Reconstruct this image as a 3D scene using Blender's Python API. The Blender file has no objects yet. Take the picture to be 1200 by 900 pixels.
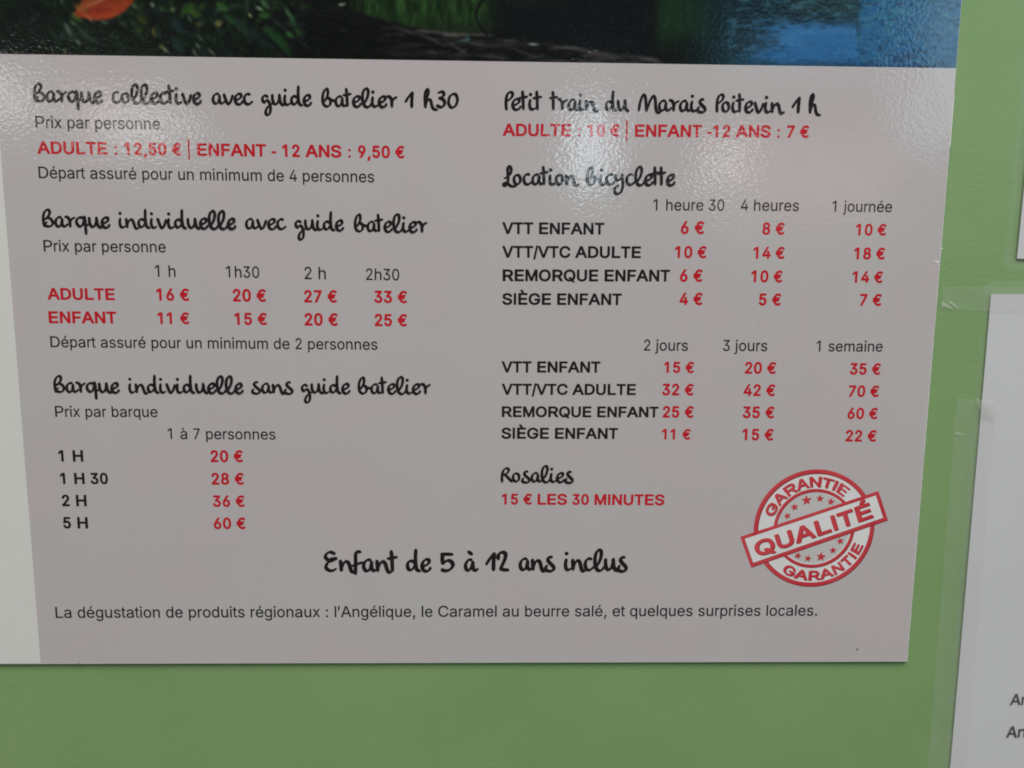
import bpy, math, random
import numpy as np
from mathutils import Matrix, Vector
from mathutils.geometry import tessellate_polygon

SC = bpy.context.scene
COL = SC.collection
# ------------------------------------------------------------------ camera, light, exposure
CAM_ROWS = [[0.9997143, -0.0054587, -0.0232708, 0.1542435], [-0.0222878, 0.1388647, -0.9900605, -0.2604277], [0.0086359, 0.9902963, 0.1387034, 0.133984]]
# name, centre, (width, height), radiance, colour
WINDOWS = [
    ('window_glow_left', (-0.8191, -1.9969, 0.5194), (0.24, 0.08), 7.9, (1.0, 0.98, 0.93)),
    ('window_glow_far_left', (-1.1148, -1.8603, 0.5666), (0.18, 0.07), 7.9, (1.0, 0.98, 0.93)),
    ('window_glow_middle', (0.4379, -2.1628, 0.4961), (0.11, 0.22), 11.2, (0.74, 0.9, 1.0)),
    ('lamp_glow_right', (0.819, -2.1007, 0.4578), (0.1, 0.08), 8.6, (1.0, 0.98, 0.95)),
    ('rose_glow_right', (1.0097, -2.0532, 0.3943), (0.5, 0.2), 1.3, (1.0, 0.62, 0.62)),
    ('blue_glow_picture', (1.031, -1.982, 0.77), (0.5, 0.12), 1.3, (0.3, 0.7, 1.0)),
    ('wall_sheen_lamp', (1.5231, -1.7744, 0.7295), (0.6, 0.5), 3, (0.6, 0.9, 1.0)),  # unseen bluish lamp added to give the wall's right side a sheen
]
cam_data = bpy.data.cameras.new("camera")
cam_data.sensor_width = 36.0
cam_data.lens = 36.0 * 930.0 / 1200.0
cam_data.clip_start = 0.01
cam_data.clip_end = 50.0
cam = bpy.data.objects.new("camera", cam_data)
cam.matrix_world = Matrix([r[:] for r in CAM_ROWS] + [[0, 0, 0, 1]])
COL.objects.link(cam)
SC.camera = cam

world = bpy.data.worlds.new("World")
SC.world = world
world.use_nodes = True
world.node_tree.nodes["Background"].inputs["Color"].default_value = (0.75, 0.80, 0.85, 1)
world.node_tree.nodes["Background"].inputs["Strength"].default_value = 0.12

def area(name, loc, target, size, power, color):
    l = bpy.data.lights.new(name, "AREA")
    l.shape = "RECTANGLE"
    l.size, l.size_y = size
    l.energy = power
    l.color = color
    o = bpy.data.objects.new(name, l)
    o.location = loc
    o.rotation_euler = (Vector(target) - Vector(loc)).to_track_quat("-Z", "Y").to_euler()
    COL.objects.link(o)
    return o

# broad overhead daylight coming in high above the wall, out of the mirror direction
area("overhead_daylight", (0.05, -1.55, 2.35), (0.15, 0.0, 0.10), (2.6, 1.4), 72.0, (1.0, 0.978, 0.93))
area("side_daylight", (1.75, -0.55, 0.75), (0.2, 0.0, 0.1), (0.6, 1.0), 4.4, (0.97, 1.0, 0.97))
for n_, c_, s_, r_, k_ in WINDOWS:
    area(n_, c_, (0.15, 0.0, 0.15), s_, r_ * s_[0] * s_[1] * math.pi, k_)

SC.view_settings.view_transform = "Standard"
SC.view_settings.look = "None"
SC.view_settings.exposure = 0.0
SC.view_settings.gamma = 1.0
SC.view_settings.use_curve_mapping = False
SC.render.filter_size = 1.9
SC.cycles.filter_width = 1.9

# ------------------------------------------------------------------ lettering data
SANS = {
    ' ': (278, []),
    ',': (278, [[[67,-177,61,-170,61,-163,103,103,109,108,116,109,207,109,214,106,217,96,144,-170,137,-177,130,-177]]]),
    '.': (278, [[[73,27,66,55,70,83,87,109,110,125,136,131,164,127,189,111,206,88,212,62,208,34,192,7,170,-8,143,-15,115,-11,88,6]]]),
    '0': (556, [[[281,-18,218,-8,206,-5,155,27,111,79,74,163,56,247,50,359,56,464,63,499,78,562,109,632,154,688,204,719,218,724,281,734,344,724,400,690,448,632,478,562,485,534,500,464,506,359,500,247,480,156,449,85,407,32,397,23,344,-8],[281,637,239,629,211,609,178,562,161,513,148,443,143,359,148,268,160,205,180,149,204,114,239,87,281,79,316,86,346,107,376,149,397,205,408,268,413,359,408,443,396,513,378,562,351,604,344,610,316,630]]]),
    '1': (556, [[[321,-8,237,-9,230,-8,224,-2,224,614,69,496,62,496,55,502,55,600,58,607,203,719,216,725,314,725,321,724,326,719,327,712,327,5,326,-2]]]),
    '2': (556, [[[76,-8,70,-2,69,5,70,68,73,75,279,326,340,404,358,432,372,460,382,495,384,523,380,558,369,586,356,603,328,625,300,635,272,637,244,634,216,622,199,607,177,572,168,544,165,509,160,502,153,500,76,502,72,509,81,579,99,628,128,670,174,708,223,728,272,734,335,726,377,708,417,677,452,628,470,579,477,523,473,481,464,446,447,406,419,359,335,248,202,89,475,89,482,86,486,82,486,-2,482,-7,475,-9]]]),
    '3': (556, [[[82,723,87,725,458,725,466,716,465,644,289,415,325,415,381,397,430,361,458,324,465,314,485,261,491,205,484,142,461,86,429,44,382,9,332,-11,262,-18,213,-13,157,7,115,35,82,72,54,128,45,184,48,191,59,194,136,194,143,187,149,156,162,128,185,105,206,92,234,83,269,79,304,83,332,93,353,107,378,135,390,163,395,205,391,240,377,275,360,300,332,321,297,334,248,339,192,340,184,345,185,424,337,625,332,627,87,627,78,632,76,639,77,716]]]),
    '4': (556, [[[383,725,389,719,389,712,148,243,152,239,159,238,334,239,337,243,337,446,341,453,348,456,418,456,426,453,430,446,430,243,432,239,439,238,511,236,516,229,516,152,515,145,509,140,430,138,430,5,429,-2,425,-7,418,-9,348,-9,341,-6,337,-2,337,131,334,139,54,139,47,140,41,145,40,152,40,222,42,229,294,719,299,723,306,725]]]),
    '7': (556, [[[116,-8,111,-2,111,5,383,621,375,627,74,628,68,635,68,719,74,724,81,725,480,725,487,719,488,712,488,628,211,-2,207,-7,200,-9]]]),
    ':': (278, [[[73,27,66,55,70,83,87,109,110,125,136,131,164,127,189,111,206,88,212,62,208,34,192,7,170,-8,143,-15,115,-11,88,6]],[[71,419,66,447,72,475,87,496,115,514,143,518,171,511,192,496,206,475,212,447,207,419,192,395,164,377,136,373,108,380,87,395]]]),
    'A': (667, [[[386,725,393,720,397,712,664,5,664,-2,659,-8,652,-9,554,-8,549,-2,477,190,190,191,186,187,118,-2,113,-8,8,-8,2,-2,3,5,270,719,274,724,281,725],[330,608,271,425,224,292,232,289,435,289,441,292,439,299,390,432,337,594]]]),
    'C': (722, [[[582,45,540,19,498,1,435,-15,379,-18,288,-8,211,24,197,31,134,82,81,156,46,254,36,359,47,464,83,562,133,632,204,689,288,723,379,734,442,729,491,718,533,701,582,671,623,632,654,590,677,541,690,492,688,485,680,481,589,481,580,485,564,527,552,548,533,572,505,596,478,611,449,623,414,630,379,632,316,624,260,600,215,562,177,506,154,436,147,359,155,275,179,205,212,156,232,139,260,116,316,92,386,84,414,86,449,94,470,101,505,120,533,144,554,170,565,191,577,226,582,233,589,235,680,235,687,232,690,226,689,219,676,170,652,121,619,79]]]),
    'D': (722, [[[73,724,318,725,430,713,521,678,564,649,606,607,642,551,673,467,684,355,674,257,642,166,605,110,563,68,514,36,416,1,311,-9,80,-9,73,-8,66,-2,66,712,67,719],[185,89,304,89,395,99,458,123,505,159,544,215,566,285,572,362,565,439,544,502,511,551,505,558,458,595,395,618,318,626,185,627,180,621,180,96]]]),
    'L': (556, [[[75,724,173,725,180,719,180,96,187,89,523,88,528,82,529,75,529,5,528,-2,523,-8,82,-9,75,-8,68,-2,68,712,69,719]]]),
    'P': (667, [[[78,-8,71,-2,71,5,72,719,78,724,85,725,358,725,442,716,512,692,564,656,598,614,603,607,625,551,633,488,626,432,602,369,562,320,512,286,442,261,351,252,197,252,190,251,189,-2,183,-8,176,-9],[190,623,190,354,197,350,344,350,407,356,449,371,477,390,498,418,510,453,514,488,509,530,499,558,478,586,449,607,400,623,351,627,197,627]]]),
    'a': (556, [[[485,-7,475,-9,391,-8,386,0,384,52,366,28,348,14,307,-8,272,-17,230,-21,181,-17,125,2,90,25,62,56,42,98,35,154,41,201,54,231,76,258,104,278,139,294,181,306,356,332,377,342,384,357,381,392,373,413,362,427,335,446,307,454,279,457,251,454,216,445,195,434,174,417,146,378,139,377,55,402,51,406,50,413,72,455,111,497,146,520,188,537,230,546,279,550,342,543,377,532,412,515,447,484,468,455,484,413,490,357,490,0],[385,252,335,239,251,227,195,215,174,205,154,189,143,168,140,147,143,126,150,112,171,91,188,82,216,75,244,73,286,78,321,91,350,112,366,133,379,161,385,196]]]),
    'b': (556, [[[67,724,151,724,158,715,158,483,165,480,193,513,221,532,256,546,298,550,361,541,417,513,455,476,493,413,514,343,520,266,513,182,494,119,458,56,417,17,361,-12,298,-20,256,-16,221,-2,197,14,176,35,158,61,156,56,156,0,151,-7,144,-9,67,-8,60,0,60,714],[291,455,247,448,214,429,193,406,172,364,161,322,157,266,161,210,172,168,192,126,218,98,249,81,291,75,326,81,333,84,361,100,384,126,406,168,417,215,421,266,416,322,405,364,388,399,364,427,355,434,326,449]]]),
    'c': (500, [[[335,-8,300,-17,258,-20,195,-10,145,14,94,63,62,118,42,182,34,266,40,329,41,343,63,413,96,469,139,511,202,542,258,550,293,548,328,540,363,526,395,504,417,483,434,462,453,427,465,392,464,385,454,380,384,360,375,364,360,399,335,430,300,449,258,455,223,449,188,428,164,399,145,357,135,315,131,266,135,210,145,168,162,133,191,98,223,81,258,75,307,83,334,98,341,105,362,133,376,168,384,173,455,154,461,153,466,147,467,140,455,105,440,77,419,48,390,21,363,4]]]),
    'd': (556, [[[491,724,496,714,496,0,491,-8,484,-9,407,-8,401,0,400,63,397,56,380,35,359,14,337,-1,302,-15,253,-20,190,-9,141,16,99,56,62,119,43,182,36,266,42,343,63,413,95,469,134,508,148,518,197,542,253,550,302,545,337,532,358,517,379,497,393,478,397,483,398,490,398,714,400,719,407,725],[267,455,232,450,214,441,192,427,169,401,151,364,143,336,139,315,135,266,139,217,150,168,172,126,197,99,225,83,267,75,309,82,338,98,365,126,382,161,388,182,395,210,399,266,395,322,385,364,365,404,337,433,309,448]]]),
    'e': (556, [[[283,550,325,546,367,535,409,515,448,483,476,448,500,399,515,343,520,273,520,238,514,230,507,229,150,229,144,224,146,196,160,154,183,119,213,94,248,80,297,74,318,76,346,83,367,93,383,105,400,126,415,154,423,157,500,138,509,133,511,126,493,83,468,49,435,21,395,-1,353,-14,290,-20,213,-9,157,15,108,57,67,119,46,182,38,259,46,343,69,413,105,469,151,511,206,538,220,542],[145,322,150,320,409,320,413,322,414,329,399,378,384,406,360,430,325,449,283,456,241,450,206,433,185,413,178,406,157,372,145,336]]]),
    'g': (556, [[[491,542,496,535,496,528,496,-11,488,-81,469,-123,463,-135,428,-173,386,-198,330,-215,274,-221,253,-220,218,-217,169,-203,134,-186,99,-158,78,-134,58,-102,58,-95,64,-89,127,-50,134,-49,141,-53,167,-88,182,-102,211,-118,232,-124,267,-128,323,-120,365,-97,383,-74,394,-46,398,-4,398,59,396,66,393,69,381,52,365,35,330,13,295,1,253,-2,197,6,148,27,99,69,65,122,42,192,36,269,42,346,64,416,97,472,141,514,197,541,253,550,302,545,337,532,363,514,383,493,400,470,401,535,407,542],[267,455,225,447,197,432,169,402,151,367,140,325,135,269,139,220,143,206,150,178,169,142,197,114,232,97,267,92,309,98,341,115,365,139,383,171,387,185,396,220,399,269,393,332,384,367,365,405,342,430,309,449]]]),
    'h': (556, [[[489,-6,482,-9,405,-9,398,-8,393,-2,392,327,385,383,366,418,359,425,328,446,286,454,251,450,223,439,216,434,197,418,182,397,168,362,163,313,163,-2,153,-9,76,-9,69,-8,63,-2,62,712,63,719,69,724,153,725,162,719,163,488,167,481,202,518,244,539,258,543,314,549,359,544,405,526,443,495,468,458,487,404,493,341,493,5,493,-2]]]),
    'i': (222, [[[154,-9,70,-9,63,-7,59,-2,58,530,59,537,63,541,70,543,154,543,161,536,162,5,162,-2]],[[43,677,47,705,62,726,84,741,112,746,139,740,160,726,175,705,179,684,175,656,161,635,140,621,112,614,84,619,63,633,47,656]]]),
    'j': (222, [[[153,543,158,539,160,532,160,-42,156,-91,142,-133,125,-160,91,-189,48,-205,6,-210,-15,-209,-22,-203,-22,-196,-21,-119,-15,-114,27,-109,43,-98,56,-77,61,-42,61,532,64,539,69,543]],[[139,740,156,728,171,707,177,679,170,651,153,630,132,618,111,615,83,621,62,637,50,658,46,679,52,707,67,728,90,742,111,746]]]),
    'l': (222, [[[150,725,157,724,162,719,163,712,162,-2,157,-8,150,-9,66,-8,60,-2,59,5,59,712,60,719,66,724]]]),
    'm': (833, [[[769,-2,763,-8,707,-9,679,-9,672,-6,669,-2,668,355,662,397,660,404,637,435,609,450,574,456,539,452,512,439,495,425,483,409,470,376,467,348,466,-2,462,-7,455,-9,371,-7,366,-2,366,5,366,362,360,397,357,406,336,433,308,450,273,456,245,453,224,444,203,430,181,404,168,369,164,334,164,-2,154,-9,70,-8,63,-2,63,5,64,537,70,542,77,543,154,543,161,537,162,495,163,488,168,483,177,495,203,520,231,537,245,542,266,549,301,552,350,544,357,542,399,514,428,474,434,459,453,488,483,516,518,536,553,548,595,552,644,546,685,530,714,508,721,502,746,467,765,411,770,355]]]),
    'n': (556, [[[489,-7,482,-9,405,-9,398,-8,393,-2,393,327,385,383,366,418,360,425,328,446,286,454,251,450,223,439,216,434,197,418,182,397,168,362,163,313,163,-2,153,-9,76,-9,69,-8,63,-2,62,530,63,537,69,542,153,542,159,537,160,531,161,488,164,481,167,481,202,517,244,539,251,542,307,550,356,545,398,529,409,523,443,495,471,453,487,404,489,390,494,327,494,5,493,-2]]]),
    'o': (556, [[[275,-20,205,-9,149,18,106,56,69,112,45,182,37,266,46,350,67,413,102,469,156,516,212,541,275,550,338,542,352,538,408,512,454,469,489,413,510,350,519,266,511,182,491,119,451,56,402,14,352,-9,338,-13],[275,455,233,448,198,427,173,399,153,357,142,315,138,266,142,217,154,168,176,126,203,98,233,82,275,75,324,82,354,98,380,126,403,168,415,217,418,266,414,315,404,357,383,399,358,427,324,447]]]),
    'p': (556, [[[67,-209,60,-203,60,-196,60,532,63,539,67,542,144,543,151,541,156,532,156,476,158,470,172,491,193,513,221,533,249,543,298,550,361,541,417,513,456,476,493,413,514,343,520,266,513,182,494,119,458,56,417,17,361,-12,298,-20,256,-16,218,0,193,18,165,51,158,49,157,-203,151,-209,144,-210],[291,455,247,448,214,429,193,406,172,364,161,322,157,266,161,210,172,168,192,126,219,98,249,81,291,75,326,81,333,84,361,100,384,126,406,168,417,217,421,266,416,322,406,364,388,399,365,427,355,434,326,449]]]),
    'q': (556, [[[491,-208,407,-210,399,-203,398,42,397,49,393,53,380,35,359,14,337,-1,302,-15,253,-20,197,-12,141,16,99,56,62,119,43,186,36,266,42,343,63,413,101,476,141,514,197,542,253,550,302,545,337,532,358,517,385,490,397,476,400,468,401,532,407,542,484,543,493,539,496,525,496,-196,495,-203],[267,455,232,450,213,441,191,427,169,401,150,364,143,336,139,315,135,266,139,217,151,168,172,126,197,99,225,83,267,75,309,82,338,98,364,126,385,168,395,210,399,266,395,322,385,364,365,404,337,433,309,448]]]),
    'r': (333, [[[66,-8,59,-2,59,5,60,537,66,542,73,543,143,543,151,537,153,495,157,488,164,497,190,523,227,543,276,551,311,549,318,547,322,537,322,523,322,453,318,447,311,445,262,449,234,445,213,436,185,415,171,396,160,369,155,327,154,-2,150,-8,143,-9]]]),
    's': (500, [[[306,546,351,532,390,509,416,483,434,455,451,413,452,406,446,399,369,381,360,385,346,413,327,437,299,453,257,459,215,453,181,434,164,413,159,392,162,371,175,350,201,334,236,323,320,302,376,282,425,248,449,210,455,196,462,147,456,105,436,63,431,56,404,28,362,2,306,-15,250,-20,194,-15,152,-4,131,7,110,19,82,44,54,87,41,126,40,133,45,140,131,158,138,151,152,118,178,91,208,78,250,73,292,78,327,94,333,98,351,119,358,147,355,162,343,182,320,199,285,210,201,231,145,251,96,284,68,325,63,336,55,385,61,427,80,469,86,476,113,504,152,528,208,546,257,550]]]),
    't': (278, [[[258,-7,237,-12,209,-15,146,-3,104,27,80,69,70,132,70,447,62,451,6,452,-1,461,-1,531,1,538,6,542,62,543,70,545,71,664,76,671,153,672,160,669,163,657,164,545,167,543,251,542,256,538,258,532,258,461,254,454,244,451,167,451,163,447,163,384,163,139,166,111,174,93,188,83,209,79,244,84,251,82,256,76,269,6,268,-1]]]),
    'u': (556, [[[69,542,153,543,162,537,163,208,170,152,190,117,195,110,209,100,230,87,272,80,307,85,334,96,352,110,374,138,388,173,392,215,393,537,398,542,405,543,475,543,482,543,492,537,493,5,493,-2,489,-6,482,-9,405,-9,398,-6,395,5,395,47,391,56,356,19,349,14,300,-9,251,-16,195,-10,158,5,146,11,112,40,85,82,69,128,62,194,62,530,63,537]]]),
    'x': (500, [[[474,-9,376,-8,369,-2,300,110,250,198,204,117,131,-1,124,-8,33,-9,26,-8,20,-2,20,5,25,12,192,271,191,278,33,526,30,530,33,540,40,543,131,543,138,540,201,438,250,352,257,355,303,439,362,534,369,542,460,543,467,542,472,537,472,530,468,523,308,271,480,5,481,-2]]]),
    'à': (556, [[[485,-7,475,-9,391,-8,386,0,384,52,366,28,348,14,307,-8,272,-17,230,-21,181,-17,125,2,90,25,62,56,42,98,35,154,41,201,54,231,76,258,104,278,139,294,181,306,356,332,377,342,384,357,381,392,373,413,362,427,335,446,307,454,279,457,251,454,216,445,195,434,174,417,146,378,139,377,55,402,51,406,50,413,72,455,111,497,146,520,188,537,230,546,279,550,342,543,377,532,412,515,447,484,468,455,484,413,490,357,490,0],[385,252,335,239,251,227,195,215,174,205,154,189,143,168,140,147,143,126,150,112,171,91,188,82,216,75,244,73,286,78,321,91,350,112,366,133,379,161,385,196]],[[135,749,139,753,146,754,237,754,244,752,315,609,314,599,307,595,237,595,230,597,138,735,134,742]]]),
    'é': (556, [[[283,550,325,546,367,535,409,515,448,483,476,448,500,399,515,343,520,273,520,238,514,230,507,229,150,229,144,224,146,196,160,154,183,119,213,94,248,80,297,74,318,76,346,83,367,93,383,105,400,126,415,154,423,157,500,138,509,133,511,126,493,83,468,49,435,21,395,-1,353,-14,290,-20,213,-9,157,15,108,57,67,119,46,182,38,259,46,343,69,413,105,469,151,511,206,538,220,542],[145,322,150,320,409,320,413,322,414,329,399,378,384,406,360,430,325,449,283,456,241,450,206,433,185,413,178,406,157,372,145,336]],[[410,749,412,742,408,735,318,597,311,595,241,595,235,602,236,609,304,751,311,754,402,754]]]),
    '’': (222, [[[39,439,33,446,33,453,75,719,81,724,88,725,179,725,186,722,189,712,116,446,109,440,102,439]]]),
}
SANS_BOLD = {
    ' ': (278, []),
    ',': (278, [[[54,-165,47,-162,37,-152,34,-135,76,75,81,86,96,97,110,100,208,100,222,98,234,91,239,86,244,75,243,64,167,-152,155,-163,138,-168,68,-168]]]),
    '-': (333, [[[305,294,305,217,299,205,292,197,278,190,61,189,47,193,40,197,33,205,27,217,27,294,35,308,43,315,54,320,271,321,285,317,292,313,299,305]]]),
    '/': (278, [[[17,-107,5,-101,-4,-93,-10,-82,-10,-69,160,725,168,738,185,748,262,748,276,741,283,733,287,725,289,712,119,-82,111,-95,94,-106,80,-108]]]),
    '0': (556, [[[277,-9,207,2,193,8,137,41,93,92,56,175,38,258,32,360,39,462,58,545,93,622,143,679,193,708,207,714,277,725,347,715,361,710,417,676,463,622,499,545,517,462,524,360,518,258,500,175,463,92,417,39,361,6,347,1],[277,587,256,583,235,570,228,564,207,532,192,494,181,437,176,360,180,284,191,226,208,182,228,152,235,146,256,133,277,129,305,135,326,149,349,182,365,226,376,284,380,360,375,437,364,494,349,532,328,564,321,571,305,582]]]),
    '1': (556, [[[317,1,226,0,212,5,205,10,195,25,193,534,191,537,100,468,86,460,72,458,53,464,40,477,37,490,37,579,44,598,191,709,212,716,317,715,334,706,339,700,344,687,345,32,341,19,336,13,329,6]]]),
    '2': (556, [[[72,3,58,14,51,32,52,96,55,108,257,344,314,414,331,439,344,465,349,484,352,509,348,535,343,548,338,557,324,572,313,580,296,586,275,588,254,586,233,577,221,567,212,554,201,529,197,490,191,479,184,471,163,464,80,465,65,473,58,481,54,490,60,554,63,567,80,611,112,656,163,697,212,717,268,725,282,725,338,718,387,698,401,688,434,662,468,618,489,560,495,509,492,471,480,427,463,388,436,346,353,242,265,140,268,138,471,138,485,134,499,121,504,108,504,25,492,9,485,4,471,0,86,0]]]),
    '3': (556, [[[76,711,97,716,447,716,461,714,469,710,476,704,484,691,485,621,482,608,343,436,341,430,391,414,433,385,447,373,478,334,500,283,503,271,509,220,502,156,477,99,440,54,391,19,335,-2,265,-9,209,-4,153,14,109,41,97,51,65,86,39,137,27,194,28,207,34,219,41,226,55,232,139,233,153,231,167,222,173,213,183,175,190,162,202,150,223,137,244,131,265,129,300,133,321,141,335,150,350,169,358,188,362,213,359,245,349,270,335,288,315,302,286,312,244,316,188,317,174,324,164,334,160,353,160,417,164,430,281,576,279,578,97,578,76,583,62,595,57,608,57,678,61,697]]]),
    '4': (556, [[[386,715,400,708,411,693,413,681,409,668,196,274,303,274,307,280,307,439,310,452,322,464,337,471,414,471,428,469,443,458,449,449,451,439,451,280,456,273,505,273,518,267,526,261,530,254,534,242,534,165,526,148,512,138,498,135,453,134,451,127,451,32,447,19,442,12,435,6,421,1,344,0,323,6,315,13,308,25,307,127,305,134,57,135,43,138,29,149,22,165,22,235,28,254,271,700,281,709,295,715]]]),
    '5': (556, [[[459,711,473,698,478,685,478,608,473,595,466,588,459,583,445,578,228,578,222,576,212,487,214,480,242,488,277,492,333,486,375,471,403,454,417,444,445,417,475,372,490,341,502,296,507,239,498,169,479,118,445,68,391,22,333,-2,277,-9,207,-1,158,18,116,48,78,92,55,143,47,194,51,213,60,224,74,231,165,230,179,223,188,213,199,175,206,162,221,146,235,137,249,132,270,129,291,131,312,140,332,156,348,181,357,207,360,239,357,271,346,302,333,322,313,341,291,350,263,353,228,347,207,338,179,318,165,314,81,324,67,332,60,341,55,360,90,691,95,701,102,708,109,712,123,716,438,716]]]),
    '6': (556, [[[401,714,415,706,421,697,425,685,423,672,295,468,352,458,401,437,442,404,452,392,478,353,498,296,504,232,497,169,476,111,446,67,436,56,394,22,345,0,331,-3,275,-9,219,-2,163,21,152,29,114,62,80,111,58,175,51,239,57,296,71,347,100,411,144,487,280,704,289,710,303,716,387,716],[275,338,254,335,240,328,219,310,206,290,200,271,195,232,199,201,208,175,220,156,240,138,254,131,275,127,303,132,317,139,335,156,348,175,356,201,360,232,357,264,348,290,337,309,316,328,296,336]]]),
    '7': (556, [[[112,3,105,7,94,19,91,32,93,45,337,572,336,575,329,578,84,578,70,582,57,592,50,604,49,681,51,693,63,708,70,713,84,716,469,716,483,713,497,704,506,687,505,598,238,19,226,6,210,0,126,0]]]),
    '8': (556, [[[275,725,338,719,390,698,434,666,470,622,490,571,496,513,486,456,466,411,438,379,438,373,450,364,477,335,499,296,514,252,519,207,512,150,507,137,486,92,450,50,401,18,352,0,338,-4,275,-9,219,-4,205,0,156,17,107,50,69,92,54,124,44,150,37,207,41,252,56,296,78,335,101,360,117,373,117,379,89,411,68,456,59,513,65,571,85,622,120,666,164,698,219,719],[209,150,226,138,247,131,275,128,310,132,331,139,346,150,359,165,367,182,371,214,367,239,359,258,342,277,324,290,303,298,275,300,247,296,226,287,212,276,196,258,188,239,184,207,186,188,193,169],[303,585,275,588,254,585,240,580,221,564,207,539,204,513,207,488,212,475,226,455,240,445,254,440,282,437,296,438,317,446,329,456,339,469,347,488,351,513,347,539,343,551,329,571,317,579]]]),
    '9': (556, [[[156,1,142,9,134,19,130,32,132,45,259,248,205,257,153,280,107,318,81,357,75,369,56,427,51,484,58,548,79,605,110,650,121,661,162,694,212,716,226,719,275,725,338,718,393,694,402,688,443,652,475,605,498,541,504,478,498,420,484,369,455,306,411,229,276,13,261,3,247,0],[275,378,296,380,317,388,337,408,349,427,355,446,360,484,356,516,347,541,335,560,317,577,303,584,275,589,254,585,240,578,220,560,208,541,199,516,196,484,200,446,207,427,219,407,240,388,254,382]]]),
    ':': (333, [[[92,40,86,66,93,99,107,119,135,139,163,144,198,139,226,119,240,99,247,66,241,40,220,14,198,0,163,-6,135,0,113,14]],[[198,365,163,359,135,365,108,383,93,403,86,435,92,462,111,488,135,503,163,509,198,503,222,488,241,462,247,435,240,404,225,383]]]),
    'A': (722, [[[725,13,709,2,695,0,597,0,583,2,575,6,562,20,495,178,492,181,485,182,233,182,226,178,160,19,149,7,128,0,23,0,4,6,-8,19,-12,32,-7,51,269,693,275,703,288,712,303,716,415,716,431,712,447,700,731,45,732,25],[359,509,286,324,289,320,296,320,429,320,434,324]]]),
    'C': (722, [[[490,6,434,-6,371,-9,280,2,196,35,126,87,115,99,68,163,33,252,21,360,32,456,67,551,119,622,184,673,196,681,280,714,378,726,434,722,490,710,539,692,588,664,630,628,666,583,691,532,704,488,705,475,700,463,693,455,685,449,672,446,581,446,560,450,547,462,532,500,521,520,504,539,483,555,462,567,434,576,406,582,378,583,329,577,280,558,240,526,209,481,189,424,183,360,189,290,210,233,214,226,241,188,280,158,329,139,378,133,406,134,434,140,462,150,483,161,504,178,519,194,532,216,546,253,553,261,567,269,581,270,672,270,689,265,701,252,705,233,691,182,665,131,634,92,588,52,546,28]]]),
    'D': (722, [[[72,3,58,14,51,32,51,681,56,700,72,712,86,716,324,716,429,706,527,671,576,640,620,598,655,547,688,458,699,356,689,261,652,165,618,118,574,76,520,43,429,12,317,0,86,0],[219,577,216,572,217,140,219,138,303,138,380,145,436,164,478,193,485,201,510,235,531,293,537,363,530,426,513,477,478,524,443,550,387,571,317,578]]]),
    'E': (667, [[[615,708,622,700,628,687,628,611,625,598,620,592,614,585,601,579,244,578,237,575,237,432,573,430,591,420,599,407,601,337,600,318,594,306,580,296,566,293,237,292,236,140,244,138,594,138,608,136,622,127,629,119,632,108,632,32,629,19,624,13,608,2,594,0,97,0,77,6,65,19,62,32,62,681,67,700,82,712,97,716,594,716,607,712]]]),
    'F': (611, [[[84,1,72,6,64,13,60,19,56,32,56,681,61,700,76,712,91,716,546,716,567,710,578,700,583,687,584,611,581,599,576,592,560,580,546,578,231,578,224,575,223,572,224,424,231,421,511,421,525,419,539,411,549,394,550,318,544,299,532,288,518,283,231,283,224,281,223,32,219,19,207,6,189,0]]]),
    'G': (778, [[[206,36,135,86,122,99,73,163,36,252,24,360,35,456,71,551,129,625,199,677,213,684,297,715,395,726,458,722,521,708,577,687,626,659,661,630,702,583,727,539,744,488,743,469,734,456,724,449,710,446,612,446,598,449,585,456,580,462,563,497,549,518,535,533,513,551,491,564,465,574,430,581,395,583,339,576,293,558,255,530,218,481,197,424,191,360,198,290,220,232,254,188,290,162,346,139,402,133,451,137,500,153,535,176,562,207,579,252,577,254,423,254,409,257,402,261,392,271,387,284,387,360,390,373,395,379,409,390,423,393,724,391,738,385,745,378,750,367,751,284,740,207,708,137,699,124,659,80,644,67,577,26,493,-1,402,-9,304,1]]]),
    'H': (722, [[[662,706,671,693,673,681,673,32,669,19,665,13,651,3,637,0,546,0,527,6,515,19,511,32,511,293,504,296,217,296,211,293,211,286,211,32,207,19,195,6,175,0,84,0,70,3,63,8,53,19,49,32,49,681,51,693,56,702,70,713,84,716,175,716,190,712,205,700,211,681,211,439,217,435,504,435,511,439,511,681,517,700,532,712,546,716,637,716,651,713]]]),
    'I': (278, [[[186,716,197,712,207,706,216,693,218,681,218,32,214,19,210,13,193,2,179,0,95,0,81,3,74,8,64,19,60,32,60,687,65,700,71,706,88,715]]]),
    'L': (611, [[[587,13,571,2,557,0,102,0,81,3,67,14,60,32,60,681,65,700,80,712,95,716,200,716,210,712,220,706,226,700,231,687,232,140,235,138,557,138,571,136,585,127,592,119,595,108,595,32,592,19]]]),
    'M': (833, [[[778,707,788,693,790,681,790,32,786,19,781,13,771,5,757,0,666,0,649,6,637,19,633,32,633,363,631,374,489,25,481,13,474,6,456,0,379,0,365,3,351,13,344,25,204,364,198,363,197,356,196,25,190,14,183,7,176,3,162,0,78,0,64,3,57,8,47,19,43,38,43,681,45,693,54,706,64,713,78,716,204,716,218,711,231,700,414,249,421,249,601,700,617,712,631,716,757,716,769,712]]]),
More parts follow.
